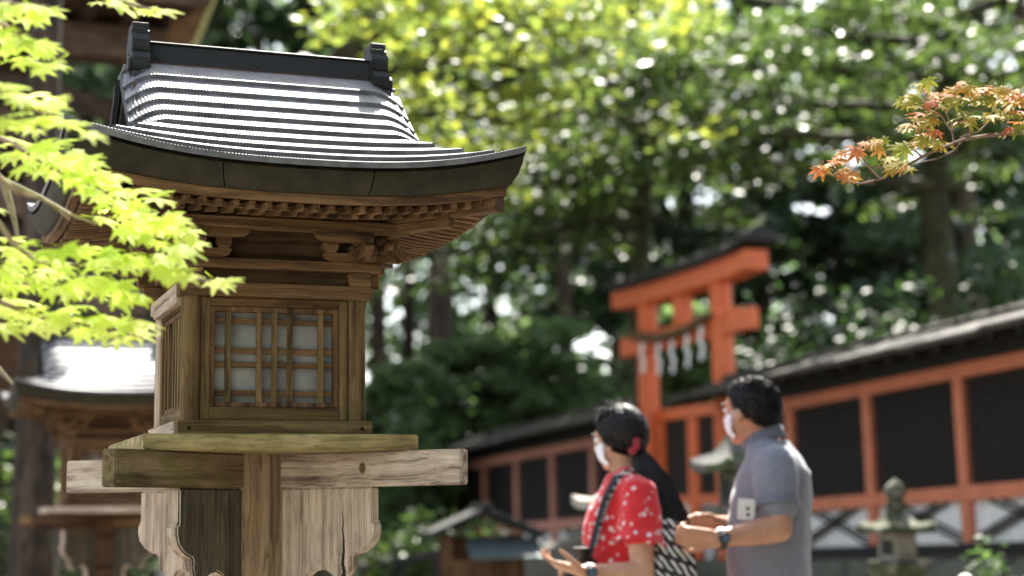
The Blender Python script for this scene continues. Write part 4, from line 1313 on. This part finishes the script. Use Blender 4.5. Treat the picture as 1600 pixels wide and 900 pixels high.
def face_mask(root, c, F, Lf, up, k=1.0):
    P = lambda f, l, u: Vector(c) + F * f * k + Lf * l * k + up * u * k
    def fn(u, v):
        a = (u - .5) * 2
        ang = a * 1.22
        z = .012 - .112 * v
        fr = .106 - .020 * (v - .35) ** 2 * 4 - (.012 if v > .8 else 0)
        return P(-.012 + fr * math.cos(ang) ** .8 * (1.0 if abs(a) < 1 else 1), .074 * math.sin(ang), z * (1 - .35 * abs(a) ** 2) - .022 * abs(a) ** 2)
    m = MB().grid(fn, 20, 9).build('face_mask', MASK, root, smooth=60, fix=False)
    m.data.flip_normals()
    for s in (-1, 1):
        for u in (.0, -.055):
            MB().tube([P(.03, s * .071, u * .7 - .012), P(.008, s * .083, .002 + u * .25), P(-.016, s * .086, .006 + u * .3)], .0016, 5).build('ear_loop', MASK, m)
    return m
def hair_cap(root, c, F, Lf, up, lowline, thick, k=1.0, jit=.003, seed=1, rr=(.100, .080, .098)):
    """hair over the skull down to lowline(f): height of the hair edge, by how far forward the place is"""
    rg = random.Random(seed)
    mb = MB(); t = MB().ball((0, 0, 0), 1, 56, 44)
    vs = []
    for v in t.v:
        f, l, u = v[0] * rr[0], v[1] * rr[1], v[2] * rr[2]
        e = lowline(f, abs(l)); dd = (u - e)
        th = thick * min(1, max(-.6, dd / .03)) + (rg.uniform(-jit, jit) if dd > .0 else 0)
        q = 1 + th / .09
        vs.append(Vector(c) + F * (f * q - .012) * k + Lf * l * q * k + up * (u * q + .022) * k)
    keep = []
    for q in t.f:
        if all((t.v[i][2] * rr[2] - lowline(t.v[i][0] * rr[0], abs(t.v[i][1]) * rr[1])) > -.012 for i in q): keep.append(q)
    mb.add(vs, keep)
    return mb.build('hair', HAIR, root, smooth=70, fix=True)

# the man, seen from his left and a little behind
YM = 5.75
man = thing('person', 'man in a grey blue polo shirt and white face mask turning away from the camera', 'person', (at(1203, 900, YM).x, YM, 0), 0, 'visitors in face masks')
O_M = Vector(man.location)
q = lambda px, py, Y=YM: at(px, py, Y) - O_M
F = Vector((-.95, .31, 0)).normalized(); Ls = Vector((-.31, -.95, 0)).normalized()
secs = [(q(1203, 960), .172, .132), (q(1203, 905), .170, .134), (q(1201, 860), .170, .137), (q(1202, 815), .172, .134), (q(1205, 775), .178, .130), (q(1210, 738), .182, .116), (q(1208, 712), .155, .088), (q(1200, 696), .098, .072), (q(1194, 684), .064, .064)]
body = MB()
loft(body, [(c, a - .012, b - .012) for c, a, b in secs], Ls, F)
cap_mesh(body, q(1199, 705), q(1183, 668), .062, .058)
hc = q(1171, 644)
Fh = Vector((-.74, .67, 0)).normalized(); Lh = Vector((-.67, -.74, 0)).normalized()
head_shape(body, hc, Fh, Lh, UP, 1.0)
shL, elL, wrL = q(1211, 730, 5.585), q(1217, 826, 5.52), q(1116, 843, 5.47)
limb(body, [shL, elL, wrL], [.060, .046, .030])
cap_mesh(body, elL + (wrL - elL) * .1, elL + (wrL - elL) * .5, .047, .042)
shR, elR, wrR = q(1207, 728, 5.93), q(1192, 828, 5.99), q(1124, 819, 5.72)
limb(body, [shR, elR, wrR], [.060, .046, .030])
hand(body, wrL, Vector((-.98, -.02, .10)), Vector((.05, .85, .5)), 1, 1.02, 1.0)
hand(body, wrR, Vector((-.97, -.15, .12)), Vector((.1, -.6, -.75)), 1, 1.02, .9)
hip = q(1203, 930)
for s in (-1, 1):
    k0 = hip + Ls * s * .095; k1 = Vector((k0.x, k0.y, .50)) + F * .02; k2 = Vector((k0.x, k0.y, .09)) - F * .01
    limb(body, [k0, k1, k2], [.095, .060, .042]); cap_mesh(body, k2 - UP * .05, k2 - UP * .06 + F * .15, .04, .032)
skin('body', body, SKIN_M, man, .0058, 5)
shirt = MB()
loft(shirt, [(c, a + .006, b + .006) for c, a, b in secs[:-1]] + [(q(1197, 689), .076, .076)], Ls, F)
sv = (elL - shL).normalized()
cap_mesh(shirt, shL + UP * .0, shL + (elL - shL) * .30, .072, .078, 20); cap_mesh(shirt, shL + (elL - shL) * .30, shL + (elL - shL) * .60 , .078, .071, 20)
cap_mesh(shirt, shR, shR + (elR - shR) * .55, .070, .074, 20)
cap_mesh(shirt, shL - UP * .004, q(1200, 708) + Ls * .05, .066, .058); cap_mesh(shirt, shR, q(1200, 708) - Ls * .05, .066, .058)
so = skin('polo_shirt', shirt, POLO, man, .0075, 9, .016, .11)
hm = shL + (elL - shL) * .685
cf = MB(); n_ = 24
ax1 = sv.cross(UP).normalized(); ax2 = sv.cross(ax1).normalized()
cf.tube([hm - sv * .026, hm - sv * .002, hm, hm - sv * .004], [.0765, .0765, .074, .060], 24)
cf.build('sleeve_cuff', POLO_D, man, smooth=50)
col = MB()
cc = q(1193, 688)
vs, fs = [], []
for i in range(25):
    a = 2 * PI * i / 24
    dirv = F * math.cos(a) + Ls * math.sin(a)
    tilt = -.020 * math.cos(a) + .010
    for (rd, z) in ((.060, .026), (.066, .022), (.080, -.014), (.076, -.020), (.058, .008)):
        vs.append(cc + dirv * rd + UP * (z + tilt))
for i in range(24):
    for j in range(4): fs.append((i * 5 + j, i * 5 + j + 1, i * 5 + 6 + j, i * 5 + 5 + j))
col.add(vs, fs).build('collar', POLO_D, man, smooth=60)
tr = MB()
loft(tr, [(hip - UP * .10, .180, .140), (hip + UP * .06, .178, .138)], Ls, F)
for s in (-1, 1):
    k0 = hip + Ls * s * .092; k1 = Vector((k0.x, k0.y, .50)) + F * .02; k2 = Vector((k0.x, k0.y, .12)) - F * .01
    limb(tr, [k0, k1, k2], [.108, .076, .062])
skin('trousers', tr, TROU, man, .011, 6, .012, .1)
for s in (-1, 1):
    k2 = Vector(hip) + Ls * s * .095; k2.z = .05; sh_ = MB(); cap_mesh(sh_, k2 - F * .06, k2 + F * .17, .046, .040); sh_.build('shoe', SHOE, man, smooth=60)
low = lambda f, l: np.interp(f, [-.1, -.05, -.02, .02, .045, .075, .1], [-.085, -.075, -.048, -.030, .012, .048, .060])
hair_cap(man, hc, Fh, Lh, UP, low, .010, 1.0, .0045, 2, (.099, .078, .093))
def short_hair(root, c, F, Lf, up, lowline, n, ln, seed, rr=(.099, .078, .093)):
    rg = random.Random(seed); mb = MB(); k = 0
    while k < n:
        d = Vector((rg.gauss(0, 1), rg.gauss(0, 1), rg.gauss(0, 1))).normalized()
        f, l, u = d.x * rr[0], d.y * rr[1], d.z * rr[2]
        e = u - lowline(f, abs(l))
        if e < -.004: continue
        k += 1
        q = 1 + .009 * min(1, max(0, e / .03)) / .09
        p = Vector(c) + F * (f * q - .012) + Lf * l * q + up * (u * q + .022)
        out = (F * d.x + Lf * d.y + up * d.z)
        tip = p + (out * .8 + F * rg.uniform(-.2, .8) + Lf * rg.uniform(-.5, .5) - up * .25).normalized() * ln * (.35 + .65 * min(1, max(0, e / .06))) * rg.uniform(.6, 1.2)
        s = out.cross(up).normalized() * .0012
        mb.add([p - s, p + s, tip], [(0, 1, 2)])
    return tag(mb.build('hair_strands', HAIR, root, fix=False), kind='stuff')
short_hair(man, hc, Fh, Lh, UP, low, 5200, .016, 31)
face_bits(man, hc, Fh, Lh, UP); face_mask(man, hc, Fh, Lh, UP)
def watch(parent, p, d, r):
    d = d.normalized()
    w = MB().tube([p - d * .010, p + d * .010], [r, r * .98], 20).build('wrist_watch', BLKPL, parent, smooth=50)
    side = Vector((0, -1, 0)); side = (side - d * side.dot(d)).normalized()
    t = d.cross(side)
    c0 = p + side * (r + .003)
    m = MB(); m.tube([c0 - side * .004, c0 + side * .005], [.019, .018], 20); m.build('watch_face', BLKPL, w, smooth=40)
    m = MB(); m.tube([c0 + side * .0052, c0 + side * .0058], [.0145, .0145], 20); m.build('watch_dial', plain('watch_dial', (.10, .14, .2), .15), w)
watch(man, wrL + (elL - wrL) * .10, wrL - elL, .0365)
# his phone, held against the shirt
ph = thing('smartphone', 'white smartphone with dark camera lenses tucked against the grey shirt', 'phone', at(1166, 796, 5.50), 0)
ph.rotation_euler = (R(8), R(6), R(-18))
WPH = plain('white_phone_shell', (.55, .55, .53), .25, .03, 10, 0, 0, .5)
MB().box(-.029, .029, -.004, .004, -.036, .036).build('phone_body', WPH, ph, bevel=.003, seg=2)
for x, z in ((.006, .004), (.008, -.016)):
    MB().tube([(x, -.0042, z), (x, -.0062, z)], [.0065, .006], 14).build('camera_lens', BLKPL, ph)
MB().tube([(-.012, -.0042, .02), (-.012, -.005, .02)], [.003, .003], 10).build('flash', PAPERW, ph)

# the woman
YW_ = 5.72
woman = thing('person', 'woman in a red flower print dress with a long dark ponytail and white face mask', 'person', (at(985, 900, YW_).x, YW_, 0), 0, 'visitors in face masks')
O_W = Vector(woman.location)
q = lambda px, py, Y=YW_: at(px, py, Y) - O_W
F = Vector((-.96, .28, 0)).normalized(); Ls = Vector((-.28, -.96, 0)).normalized()
secs = [(q(985, 985), .175, .125), (q(982, 935), .168, .125), (q(976, 895), .150, .120), (q(975, 860), .146, .124), (q(974, 825), .152, .128), (q(980, 792), .156, .118), (q(988, 765), .150, .096), (q(986, 748), .115, .076), (q(978, 736), .07, .062)]
body = MB()
loft(body, [(c, a - .012, b - .012) for c, a, b in secs], Ls, F)
cap_mesh(body, q(982, 750), q(972, 712), .052, .048)
hc = q(966, 687)
tilt = Vector((-.10, 0, .995)).normalized()
Fh = Vector((-.83, .55, -.10)); Fh = (Fh - tilt * Fh.dot(tilt)).normalized(); Lh = tilt.cross(Fh).normalized()
head_shape(body, hc, Fh, Lh, tilt, .91)
shL, elL, wrL = q(998, 772, 5.57), q(1004, 897, 5.50), q(912, 894, 5.44)
limb(body, [shL, elL, wrL], [.052, .040, .026])
cap_mesh(body, elL + (wrL - elL) * .08, elL + (wrL - elL) * .45, .042, .036)
shR, elR, wrR = q(990, 770, 5.90), q(975, 890, 5.98), q(925, 888, 5.72)
limb(body, [shR, elR, wrR], [.052, .040, .026])
hand(body, wrL, Vector((-.95, -.06, .28)), Vector((.28, .15, .94)), -1, .98, .30, .5, [.22, .40, .58, .72])
hand(body, wrR, Vector((-.9, -.25, .12)), Vector((-.1, -.5, -.8)), 1, .95, .8)
hip = q(985, 960)
for s in (-1, 1):
    k0 = hip + Ls * s * .09; k1 = Vector((k0.x, k0.y, .46)) + F * .02; k2 = Vector((k0.x, k0.y, .085)) - F * .01
    limb(body, [k0, k1, k2], [.095, .055, .038]); cap_mesh(body, k2 - UP * .05, k2 - UP * .06 + F * .13, .036, .028)
skin('body', body, SKIN_W, woman, .0056, 5)
dr = MB()
loft(dr, [(Vector((hip.x, hip.y, .42)), .26, .22), (Vector((hip.x, hip.y, .62)), .22, .18), (q(985, 985), .186, .142)] + [(c, a + .008, b + .008) for c, a, b in secs[1:-1]] + [(q(979, 738), .074, .066)], Ls, F)
sv = (elL - shL)
cap_mesh(dr, shL, shL + sv * .2, .064, .070, 20); cap_mesh(dr, shL + sv * .2, shL + sv * .44 , .070, .074, 20)
sv2 = (elR - shR); cap_mesh(dr, shR, shR + sv2 * .42, .062, .070, 20)
cap_mesh(dr, shL, q(985, 752) + Ls * .05, .058, .054); cap_mesh(dr, shR, q(985, 752) - Ls * .05, .058, .054)
skin('dress', dr, DRESS, woman, .0075, 8, .020, .085)
fl = MB(); hv = sv.normalized(); p0 = shL + sv * .42
n_ = 40; vs, fs = [], []
a1 = hv.cross(Vector((0, 1, 0))).normalized(); a2 = hv.cross(a1)
for r_, z_ in ((.066, 0), (.078, .035), (.086, .062), (.078, .058), (.06, .03)):
    for k in range(n_):
        a = 2 * PI * k / n_; w = 1 + .06 * math.sin(a * 7) * (z_ / .062)
        vs.append(p0 + (a1 * math.cos(a) + a2 * math.sin(a)) * r_ * w + hv * (z_ * (1 + .25 * math.cos(a))))
for i in range(4):
    for k in range(n_): fs.append((i * n_ + k, i * n_ + (k + 1) % n_, (i + 1) * n_ + (k + 1) % n_, (i + 1) * n_ + k))
fl.add(vs, fs).build('flutter_sleeve', DRESS, woman, smooth=60)
for s in (-1, 1):
    k2 = Vector(hip) + Ls * s * .09; k2.z = .045; sh_ = MB(); cap_mesh(sh_, k2 - F * .05, k2 + F * .15, .040, .034); sh_.build('shoe', SHOE, woman, smooth=60)
low = lambda f, l: np.interp(f, [-.1, -.06, -.02, .02, .05, .08, .1], [-.092, -.090, -.080, -.062, .0, .048, .060])
hair = hair_cap(woman, hc, Fh, Lh, tilt, low, .015, .91, .002, 4)
rg = random.Random(77); lk = MB()
kd = q(986, 700, 5.70) - Vector(hc)
back = Vector((kd.dot(Fh) / .100, kd.dot(Lh) / .080, (kd.dot(tilt) - .022) / .098)).normalized()
for i in range(900):
    ph_ = rg.uniform(-2.5, 2.5)                     # where on the hairline the lock starts
    f_ = .094 * math.cos(ph_) + rg.gauss(0, .004); l_ = .078 * math.sin(ph_)
    st_ = Vector((f_ / .100, l_ / .080, (low(f_, abs(l_)) + rg.uniform(.0, .02)) / .098)).normalized()
    pts = []
    for j in range(10):
        w = j / 9
        d = (st_ * (1 - w) + back * w + Vector((0, 0, .9 * max(0, math.cos(ph_)) + .12)) * math.sin(PI * w)).normalized()
        q_ = 1 + (.0145 * min(1, .25 + w * 4) + rg.uniform(-.002, .0018)) / .09
        pts.append(Vector(hc) + (Fh * (d.x * .100 * q_ - .012) + Lh * d.y * .080 * q_ + tilt * (d.z * .098 * q_ + .022)) * .91)
    lk.tube(pts, .0016, 3, cap=False)
tag(lk.build('hair_strands', HAIR, woman, smooth=60, fix=False), kind='stuff')
face_bits(woman, hc, Fh, Lh, tilt, .91); face_mask(woman, hc, Fh, Lh, tilt, .91)
# bun, scrunchie and the loose ponytail down her back
kn = q(990, 697, 5.635)
b_ = MB(); ell(b_, q(985, 697, 5.70), F, Ls, UP, (.05, .045, .04)); b_.build('hair_knot', HAIR, woman, smooth=60)
sc = MB()
ring = []
for i in range(19):
    a = 2 * PI * i / 18
    ring.append(kn + (Vector((.35, -.2, .9)).normalized() * math.cos(a) + Vector((.3, -.9, -.3)).normalized() * math.sin(a)) * (.020 + .004 * math.sin(a * 5)))
sc.tube(ring, [.011 + .003 * math.sin(i * 2.1) for i in range(19)], 8)
SCR = cloth('dark_red_velvet', (.30, .02, .03))
sc.build('scrunchie', SCR, woman, smooth=60)
rg = random.Random(9)
pony = MB()
for i in range(420):
    a, r_ = rg.uniform(0, 2 * PI), rg.uniform(0, 1) ** .5
    j = Vector((math.cos(a), math.sin(a), 0)) * r_
    p = [(990, 697, 5.68, .016), (1005, 718, 5.64, .034), (1021, 752, 5.63, .056), (1038, 800, 5.61, .066), (1052, 850, 5.60, .066), (1062, 900, 5.59, .056), (1066, 930, 5.58, .045)]
    L_ = rg.uniform(.7, 1)
    pts = [q(x, y, Y) + Vector((j.x * w * 1.05, j.y * w * .7, rg.uniform(-.006, .006))) + Vector((rg.uniform(-1, 1), rg.uniform(-1, 1), 0)) * w * .08 for x, y, Y, w in p]
    pts = pts[:max(4, int(len(pts) * L_ + .5))]
    pony.tube(pts, [.0042 * (1 - .7 * k / (len(pts) - 1)) for k in range(len(pts))], 4, cap=False)
tag(pony.build('ponytail', HAIR, woman, smooth=70, fix=False), kind='stuff')
wisp = MB()
for i in range(44):
    a = rg.uniform(.9, 3.3)
    p0 = hc + Fh * .09 * math.cos(a) + tilt * (.03 + .095 * math.sin(a)) + Lh * rg.uniform(-.06, .06)
    wisp.tube([p0, p0 + Vector((rg.uniform(-.02, .01), -.01, rg.uniform(0, .02))), p0 + Vector((rg.uniform(-.045, .02), -.01, rg.uniform(-.015, .03)))], [.0011, .0009, .0004], 4, cap=False)
tag(wisp.build('loose_hair', HAIR, woman, fix=False), kind='stuff')
watch(woman, wrL + (elL - wrL) * .08, wrL - elL, .031)
strap = MB()
sp = [q(926, 862, 5.62), q(936, 815, 5.56), q(950, 775, 5.57), q(966, 746, 5.60), q(984, 738, 5.60), (q(1010, 750, 5.60)), q(1030, 782, 5.60), q(1040, 815, 5.57)]
BAG_P = at(1050, 872, 5.54)
bag = thing('shoulder_bag', 'black and white patterned cloth shoulder bag hanging at the back of the woman', 'bag', BAG_P, 0)
dlt = O_W - BAG_P
for a, b in zip(sp[:-1], sp[1:]): strap.bar(Vector(a) + dlt, Vector(b) + dlt + (Vector(b) - Vector(a)).normalized() * .004, .024, .004, up=(-.3, -.95, .2))
strap.build('bag_strap', STRAPM, bag)
bb = MB()
loft(bb, [((-.005, 0, -.22), .075, .035), ((0, 0, -.18), .088, .045), ((.002, 0, -.05), .080, .045), ((-.004, 0, .06), .062, .035), ((-.012, 0, .125), .03, .016)], Vector((.92, .38, 0)), Vector((-.38, .92, 0)), pw=3)
skin('bag_body', bb, BAGM, bag, .008, 4, .018, .07)
CP = at(908, 889, 5.53)
pc = thing('photo_camera', 'black camera hanging on a neck strap before the red dress', 'camera', CP, R(20))
MB().box(-.055, .055, -.018, .018, -.034, .030).build('camera_body', BLKPL, pc, bevel=.006, seg=2)
MB().prism([(-.022, .030), (-.014, .050), (.014, .050), (.022, .030)], -.016, .018, lambda u, v, t: (u, t, v)).build('viewfinder', BLKPL, pc, bevel=.003)
MB().lathe([(.028, 0), (.030, .02), (.027, .055), (.029, .07), (.022, .071)], (0, 0, 0), 24).build('lens', BLKPL, pc, smooth=40)
pc.children[-1].rotation_euler = (R(-90), 0, 0); pc.children[-1].location = (0, .018, -.004)
MB().tube([(.038, 0, .030), (.038, 0, .036)], [.009, .009], 14).build('dial', BLKPL, pc)
cs = MB(); M_ = Matrix.Rotation(-R(20), 3, 'Z')
for pts in ([(962, 744, 5.60), (946, 775, 5.56), (934, 815, 5.55), (926, 850, 5.53), (921, 872, 5.52)], [(962, 744, 5.78), (944, 780, 5.85), (925, 830, 5.80), (906, 872, 5.56)]):
    w = [M_ @ (at(*p) - CP) for p in pts]
    for a, b in zip(w[:-1], w[1:]): cs.bar(a, b, .018, .003, up=(-.6, -.75, .2))
cs.build('neck_strap', BLKPL, pc)

# ------------------------------------------------------------------ maple boughs in the foreground
def leaf_mesh(name, mat, lobes=7, deep=.42, curl=.12, seed=0):
    rg = random.Random(seed)
    an = [(-2.35, .45), (-1.55, .78), (-.75, .95), (0, 1.08), (.75, .95), (1.55, .78), (2.35, .45)]
    if lobes == 5: an = [(-1.75, .6), (-.85, .92), (0, 1.05), (.85, .92), (1.75, .6)]
    ring = []
    for i, (a, l) in enumerate(an):
        l *= rg.uniform(.9, 1.08)
        if i: 
            m = (a + an[i - 1][0]) / 2; ring.append((m, deep))
        for da, q in ((-.20, .62), (-.10, .84), (0, 1.0), (.10, .84), (.20, .62)): ring.append((a + da, l * q))
    vs = [(0, 0, 0)]; 
    for a, r_ in ring:
        x, y = math.sin(a) * r_ * .5, math.cos(a) * r_ * .5
        vs.append((x, y, -curl * (x * x + y * y) * 2.2 + .012 * math.cos(a * 4.2) * r_))
    vs.append((0, -.06, 0))
    n = len(ring)
    fs = [(0, i + 1, i) for i in range(1, n)] + [(0, 1, n + 1), (0, n + 1, n)]
    mb = MB().add(vs, fs)
    mb.tube([(0, 0, -.001), (.004, -.22, .01), (.015, -.42, .03)], [.007, .006, .006], 4)
    me = mb.mesh(name, mat, fix=False)
    me.shade_smooth()
    return me
def leafmat2(name, stops, trans, tw, spec=.3, rough=.45, vein=(.5, .5, .3)):
    m, nt, b = mat_new(name)
    oi = nt.nodes.new("ShaderNodeObjectInfo")
    n = noise(nt, coords(nt), 5, 3, .6)
    f = mixc(nt, .22, oi.outputs["Random"], n)
    c = ramp(nt, f, stops)
    nt.links.new(c, b.inputs["Base Color"]); b.inputs["Roughness"].default_value = rough; b.inputs["Specular IOR Level"].default_value = spec
    tr = nt.nodes.new("ShaderNodeBsdfTranslucent")
    nt.links.new(mixc(nt, 1.0, c, trans, 'MULTIPLY'), tr.inputs[0])
    ms = nt.nodes.new("ShaderNodeMixShader"); ms.inputs[0].default_value = tw
    nt.links.new(b.outputs[0], ms.inputs[1]); nt.links.new(tr.outputs[0], ms.inputs[2])
    nt.links.new(ms.outputs[0], nt.nodes["Material Output"].inputs[0])
    return m
YGL = leafmat2('yellow_green_maple_leaf', [(.0, (.30, .37, .07)), (.5, (.46, .51, .14)), (1, (.58, .60, .24))], (2.0, 2.1, 1.8), .74, .12, .6)
AUL = leafmat2('orange_maple_leaf', [(.0, (.46, .30, .05)), (.5, (.50, .19, .06)), (1, (.50, .12, .06))], (1.1, 1.1, 1.0), .5, .12, .6)
GOL = leafmat2('golden_maple_leaf', [(.0, (.19, .25, .04)), (.45, (.36, .34, .05)), (.8, (.46, .31, .06)), (1, (.48, .20, .06))], (1.1, 1.1, 1.0), .5, .12, .6)
TWIG = wood('twig_bark', (.10, .06, .045), (.24, .16, .12), (.36, .27, .21), axis='z', grain=20)
TWIG_P = plain('pale_twig', (.24, .19, .15), .7, .25, 60)
YG = [leaf_mesh('leaf', YGL, 7, .52, .22, s) for s in range(4)]
AU = [leaf_mesh('leaf', AUL, 7, .38, .22, 10 + s) for s in range(4)]
GO = [leaf_mesh('leaf', GOL, 7, .38, .22, 20 + s) for s in range(4)]
rl_ = random.Random(21)
def put_leaf(root, mesh, p, size, hang, tilt_n, jit=.5):
    """hang: where the tip points; tilt_n: the way the leaf faces"""
    n = (Vector(tilt_n) + Vector((rl_.uniform(-1, 1), rl_.uniform(-1, 1), rl_.uniform(-.6, .6))) * jit).normalized()
    t = Vector(hang) + Vector((rl_.uniform(-1, 1), rl_.uniform(-1, 1), rl_.uniform(-.5, .5))) * .55
    t = (t - n * t.dot(n)).normalized(); x = t.cross(n).normalized()
    M = Matrix((x, t, n)).transposed().to_4x4()
    o = link('leaf', mesh, root)
    o.matrix_local = Matrix.Translation(Vector(p) - root.location) @ M @ Matrix.Scale(size, 4)
    return o
def bough(label, twigs, bands, Y, meshes, size, group, hang=(.55, -.1, -.5), nrm=(0, -.55, .85), twmat=None, spread=.05, name='maple_bough', jit=.34, r0=.006):
    root = thing(name, label, 'maple branch', at(*twigs[0][0], Y), 0, group)
    for tw in twigs:
        pts = [at(p[0], p[1], (p[2] if len(p) > 2 else Y)) - root.location for p in tw]
        MB().tube(pts, [r0 * (1 - .75 * i / (len(pts) - 1)) for i in range(len(pts))], 6).build('twig', twmat or TWIG, root, smooth=60)
    for (pl, n, th) in bands:
        n = int(n * .95)
        for i in range(n):
            u = (i + rl_.uniform(.1, .9)) / n * (len(pl) - 1); k = min(int(u), len(pl) - 2); w = u - k
            x = pl[k][0] * (1 - w) + pl[k + 1][0] * w; y = pl[k][1] * (1 - w) + pl[k + 1][1] * w
            p = at(x + rl_.uniform(-10, 10), y + rl_.uniform(-th, th), Y + rl_.uniform(-spread, spread) * 1.6)
            put_leaf(root, rl_.choice(meshes), p, size * rl_.uniform(.75, 1.2), hang, nrm, jit)
    return root
YB = 2.72
bough('lowest yellow green maple bough crossing in front of the lantern eaves', [
    [(-60, 300), (0, 350), (20, 380), (60, 410), (140, 415), (240, 425), (330, 440)],
    [(-40, 455), (20, 480), (90, 500), (170, 515), (225, 528)],
    [(-50, 400), (30, 440), (110, 455), (190, 468), (235, 475)]],
    [([(-10, 380), (60, 405), (150, 405), (215, 400), (300, 385)], 34, 20),
     ([(-10, 425), (60, 440), (140, 445), (215, 455)], 30, 20),
     ([(-5, 490), (60, 490), (130, 500), (225, 525)], 36, 22),
     ([(250, 420), (275, 430), (300, 425)], 5, 8), ([(335, 436), (350, 440), (362, 448)], 4, 6)], YB, YG, .076, 'yellow green maple boughs at the left')
bough('middle yellow green maple bough hanging over the corner of the lantern roof', [
    [(-60, 190), (20, 225), (80, 262), (150, 292), (215, 330), (290, 380)],
    [(-40, 240), (25, 300), (70, 312), (110, 345)]],
    [([(-5, 225), (60, 228), (120, 250)], 16, 18), ([(40, 262), (110, 270), (160, 290)], 22, 22), ([(120, 235), (180, 300), (235, 325), (300, 372)], 34, 22),
     ([(150, 325), (210, 355), (260, 372)], 14, 16)], YB + .04, YG, .074, 'yellow green maple boughs at the left')
bough('shaded green maple bough left of the lantern gable', [
    [(-60, 120), (10, 150), (70, 175), (120, 195)]],
    [([(-10, 140), (40, 150), (90, 160)], 16, 14), ([(0, 185), (60, 192), (135, 200)], 16, 14)], YB - .25, YG, .070, 'yellow green maple boughs at the left', nrm=(0, -.35, .95))
bough('yellow green maple bough in the top left corner', [
    [(-50, 20), (10, 40), (60, 80)], [(-50, -10), (20, 5), (80, 10)]],
    [([(-10, 15), (30, 20), (80, 15)], 14, 14), ([(-10, 50), (30, 62), (75, 70)], 14, 14), ([(-10, 80), (20, 95), (60, 100), (90, 98)], 10, 10)], YB - .1, YG, .074, 'yellow green maple boughs at the left')
bough('few yellow green maple leaves above the left ridge end', [
    [(90, -40), (150, -8), (210, 8), (262, 22)]],
    [([(148, 0), (185, 4), (215, 12), (262, 24)], 11, 9)], YB, YG, .070, 'yellow green maple boughs at the left')
bough('pale bare twig crossing the left edge below the eaves', [
    [(-40, 262), (15, 287), (65, 310), (110, 335), (150, 350)], [(5, 285), (16, 320), (24, 352), (30, 385)], [(-20, 560), (20, 600)]],
    [([(-5, 320), (4, 325)], 2, 6)], YB + .1, YG, .05, 'yellow green maple boughs at the left', twmat=TWIG_P, r0=.008)
# the orange branch at the right, almost sharp
aut = [(1441, 132), (1422, 148), (1413, 157), (1464, 148), (1488, 137), (1496, 144), (1520, 135), (1544, 141), (1568, 143), (1589, 144), (1600, 149), (1560, 157), (1578, 163),
       (1472, 168), (1504, 176), (1434, 184), (1453, 189), (1496, 192), (1520, 183), (1549, 181), (1570, 180), (1586, 197), (1464, 205), (1445, 215), (1421, 200), (1429, 224),
       (1466, 220), (1472, 226), (1416, 233), (1392, 244), (1378, 232), (1355, 222), (1333, 229), (1312, 240), (1304, 251), (1290, 258), (1280, 264), (1315, 267), (1328, 269),
       (1338, 275), (1384, 219), (1402, 256), (1412, 259), (1366, 224), (1508, 156), (1534, 160), (1605, 165), (1592, 178), (1612, 150), (1480, 152), (1450, 162), (1345, 236), (1320, 250), (1606, 190), (1595, 160), (1555, 150), (1530, 150)]
YA = 3.95
root = thing('maple_branch', 'thin maple branch with yellow and orange autumn leaves at the right edge', 'maple branch', at(1620, 208, YA), 0)
tws = [[(1640, 206), (1590, 208), (1540, 212), (1505, 218), (1470, 232), (1440, 245), (1410, 262), (1375, 280), (1345, 287), (1318, 283), (1296, 271), (1272, 277)],
       [(1505, 218), (1490, 236), (1465, 248), (1432, 255)], [(1490, 221), (1486, 195), (1478, 175), (1460, 162), (1440, 150)], [(1486, 195), (1505, 185), (1525, 172), (1560, 165)],
       [(1487, 205), (1470, 180), (1450, 172), (1432, 168)], [(1500, 215), (1530, 205), (1545, 190), (1575, 185)], [(1478, 178), (1495, 160), (1500, 150)],
       [(1375, 280), (1358, 262), (1345, 245), (1338, 232)], [(1400, 267), (1380, 262), (1352, 260), (1340, 245)], [(1440, 245), (1425, 232), (1400, 228)], [(1516, 213), (1516, 190), (1514, 160), (1525, 145)], [(1318, 283), (1305, 262), (1300, 255)], [(1470, 232), (1450, 222), (1436, 205), (1433, 180)]]
for i, tw in enumerate(tws):
    pts = [at(x, y, YA + rl_.uniform(-.03, .03) * (0 if i == 0 else 1)) - root.location for x, y in tw]
    r0 = .0055 if i == 0 else .0026
    MB().tube(pts, [r0 * (1 - .7 * k / (len(pts) - 1)) for k in range(len(pts))], 6).build('twig', TWIG, root, smooth=60)
for x, y in aut:
    for rep in range(3 if x > 1400 else 2):
        p = at(x + rl_.uniform(-5, 5) * (1 + rep), y + rl_.uniform(-3, 3) * (1 + rep), YA + rl_.uniform(-.06, .06))
        put_leaf(root, rl_.choice(AU if rl_.random() < (.75 if x < 1365 else .2) else GO), p, .066 * rl_.uniform(.7, 1.15), (-.5, -.2, -.35), (-.12, -.55, .80), .45)
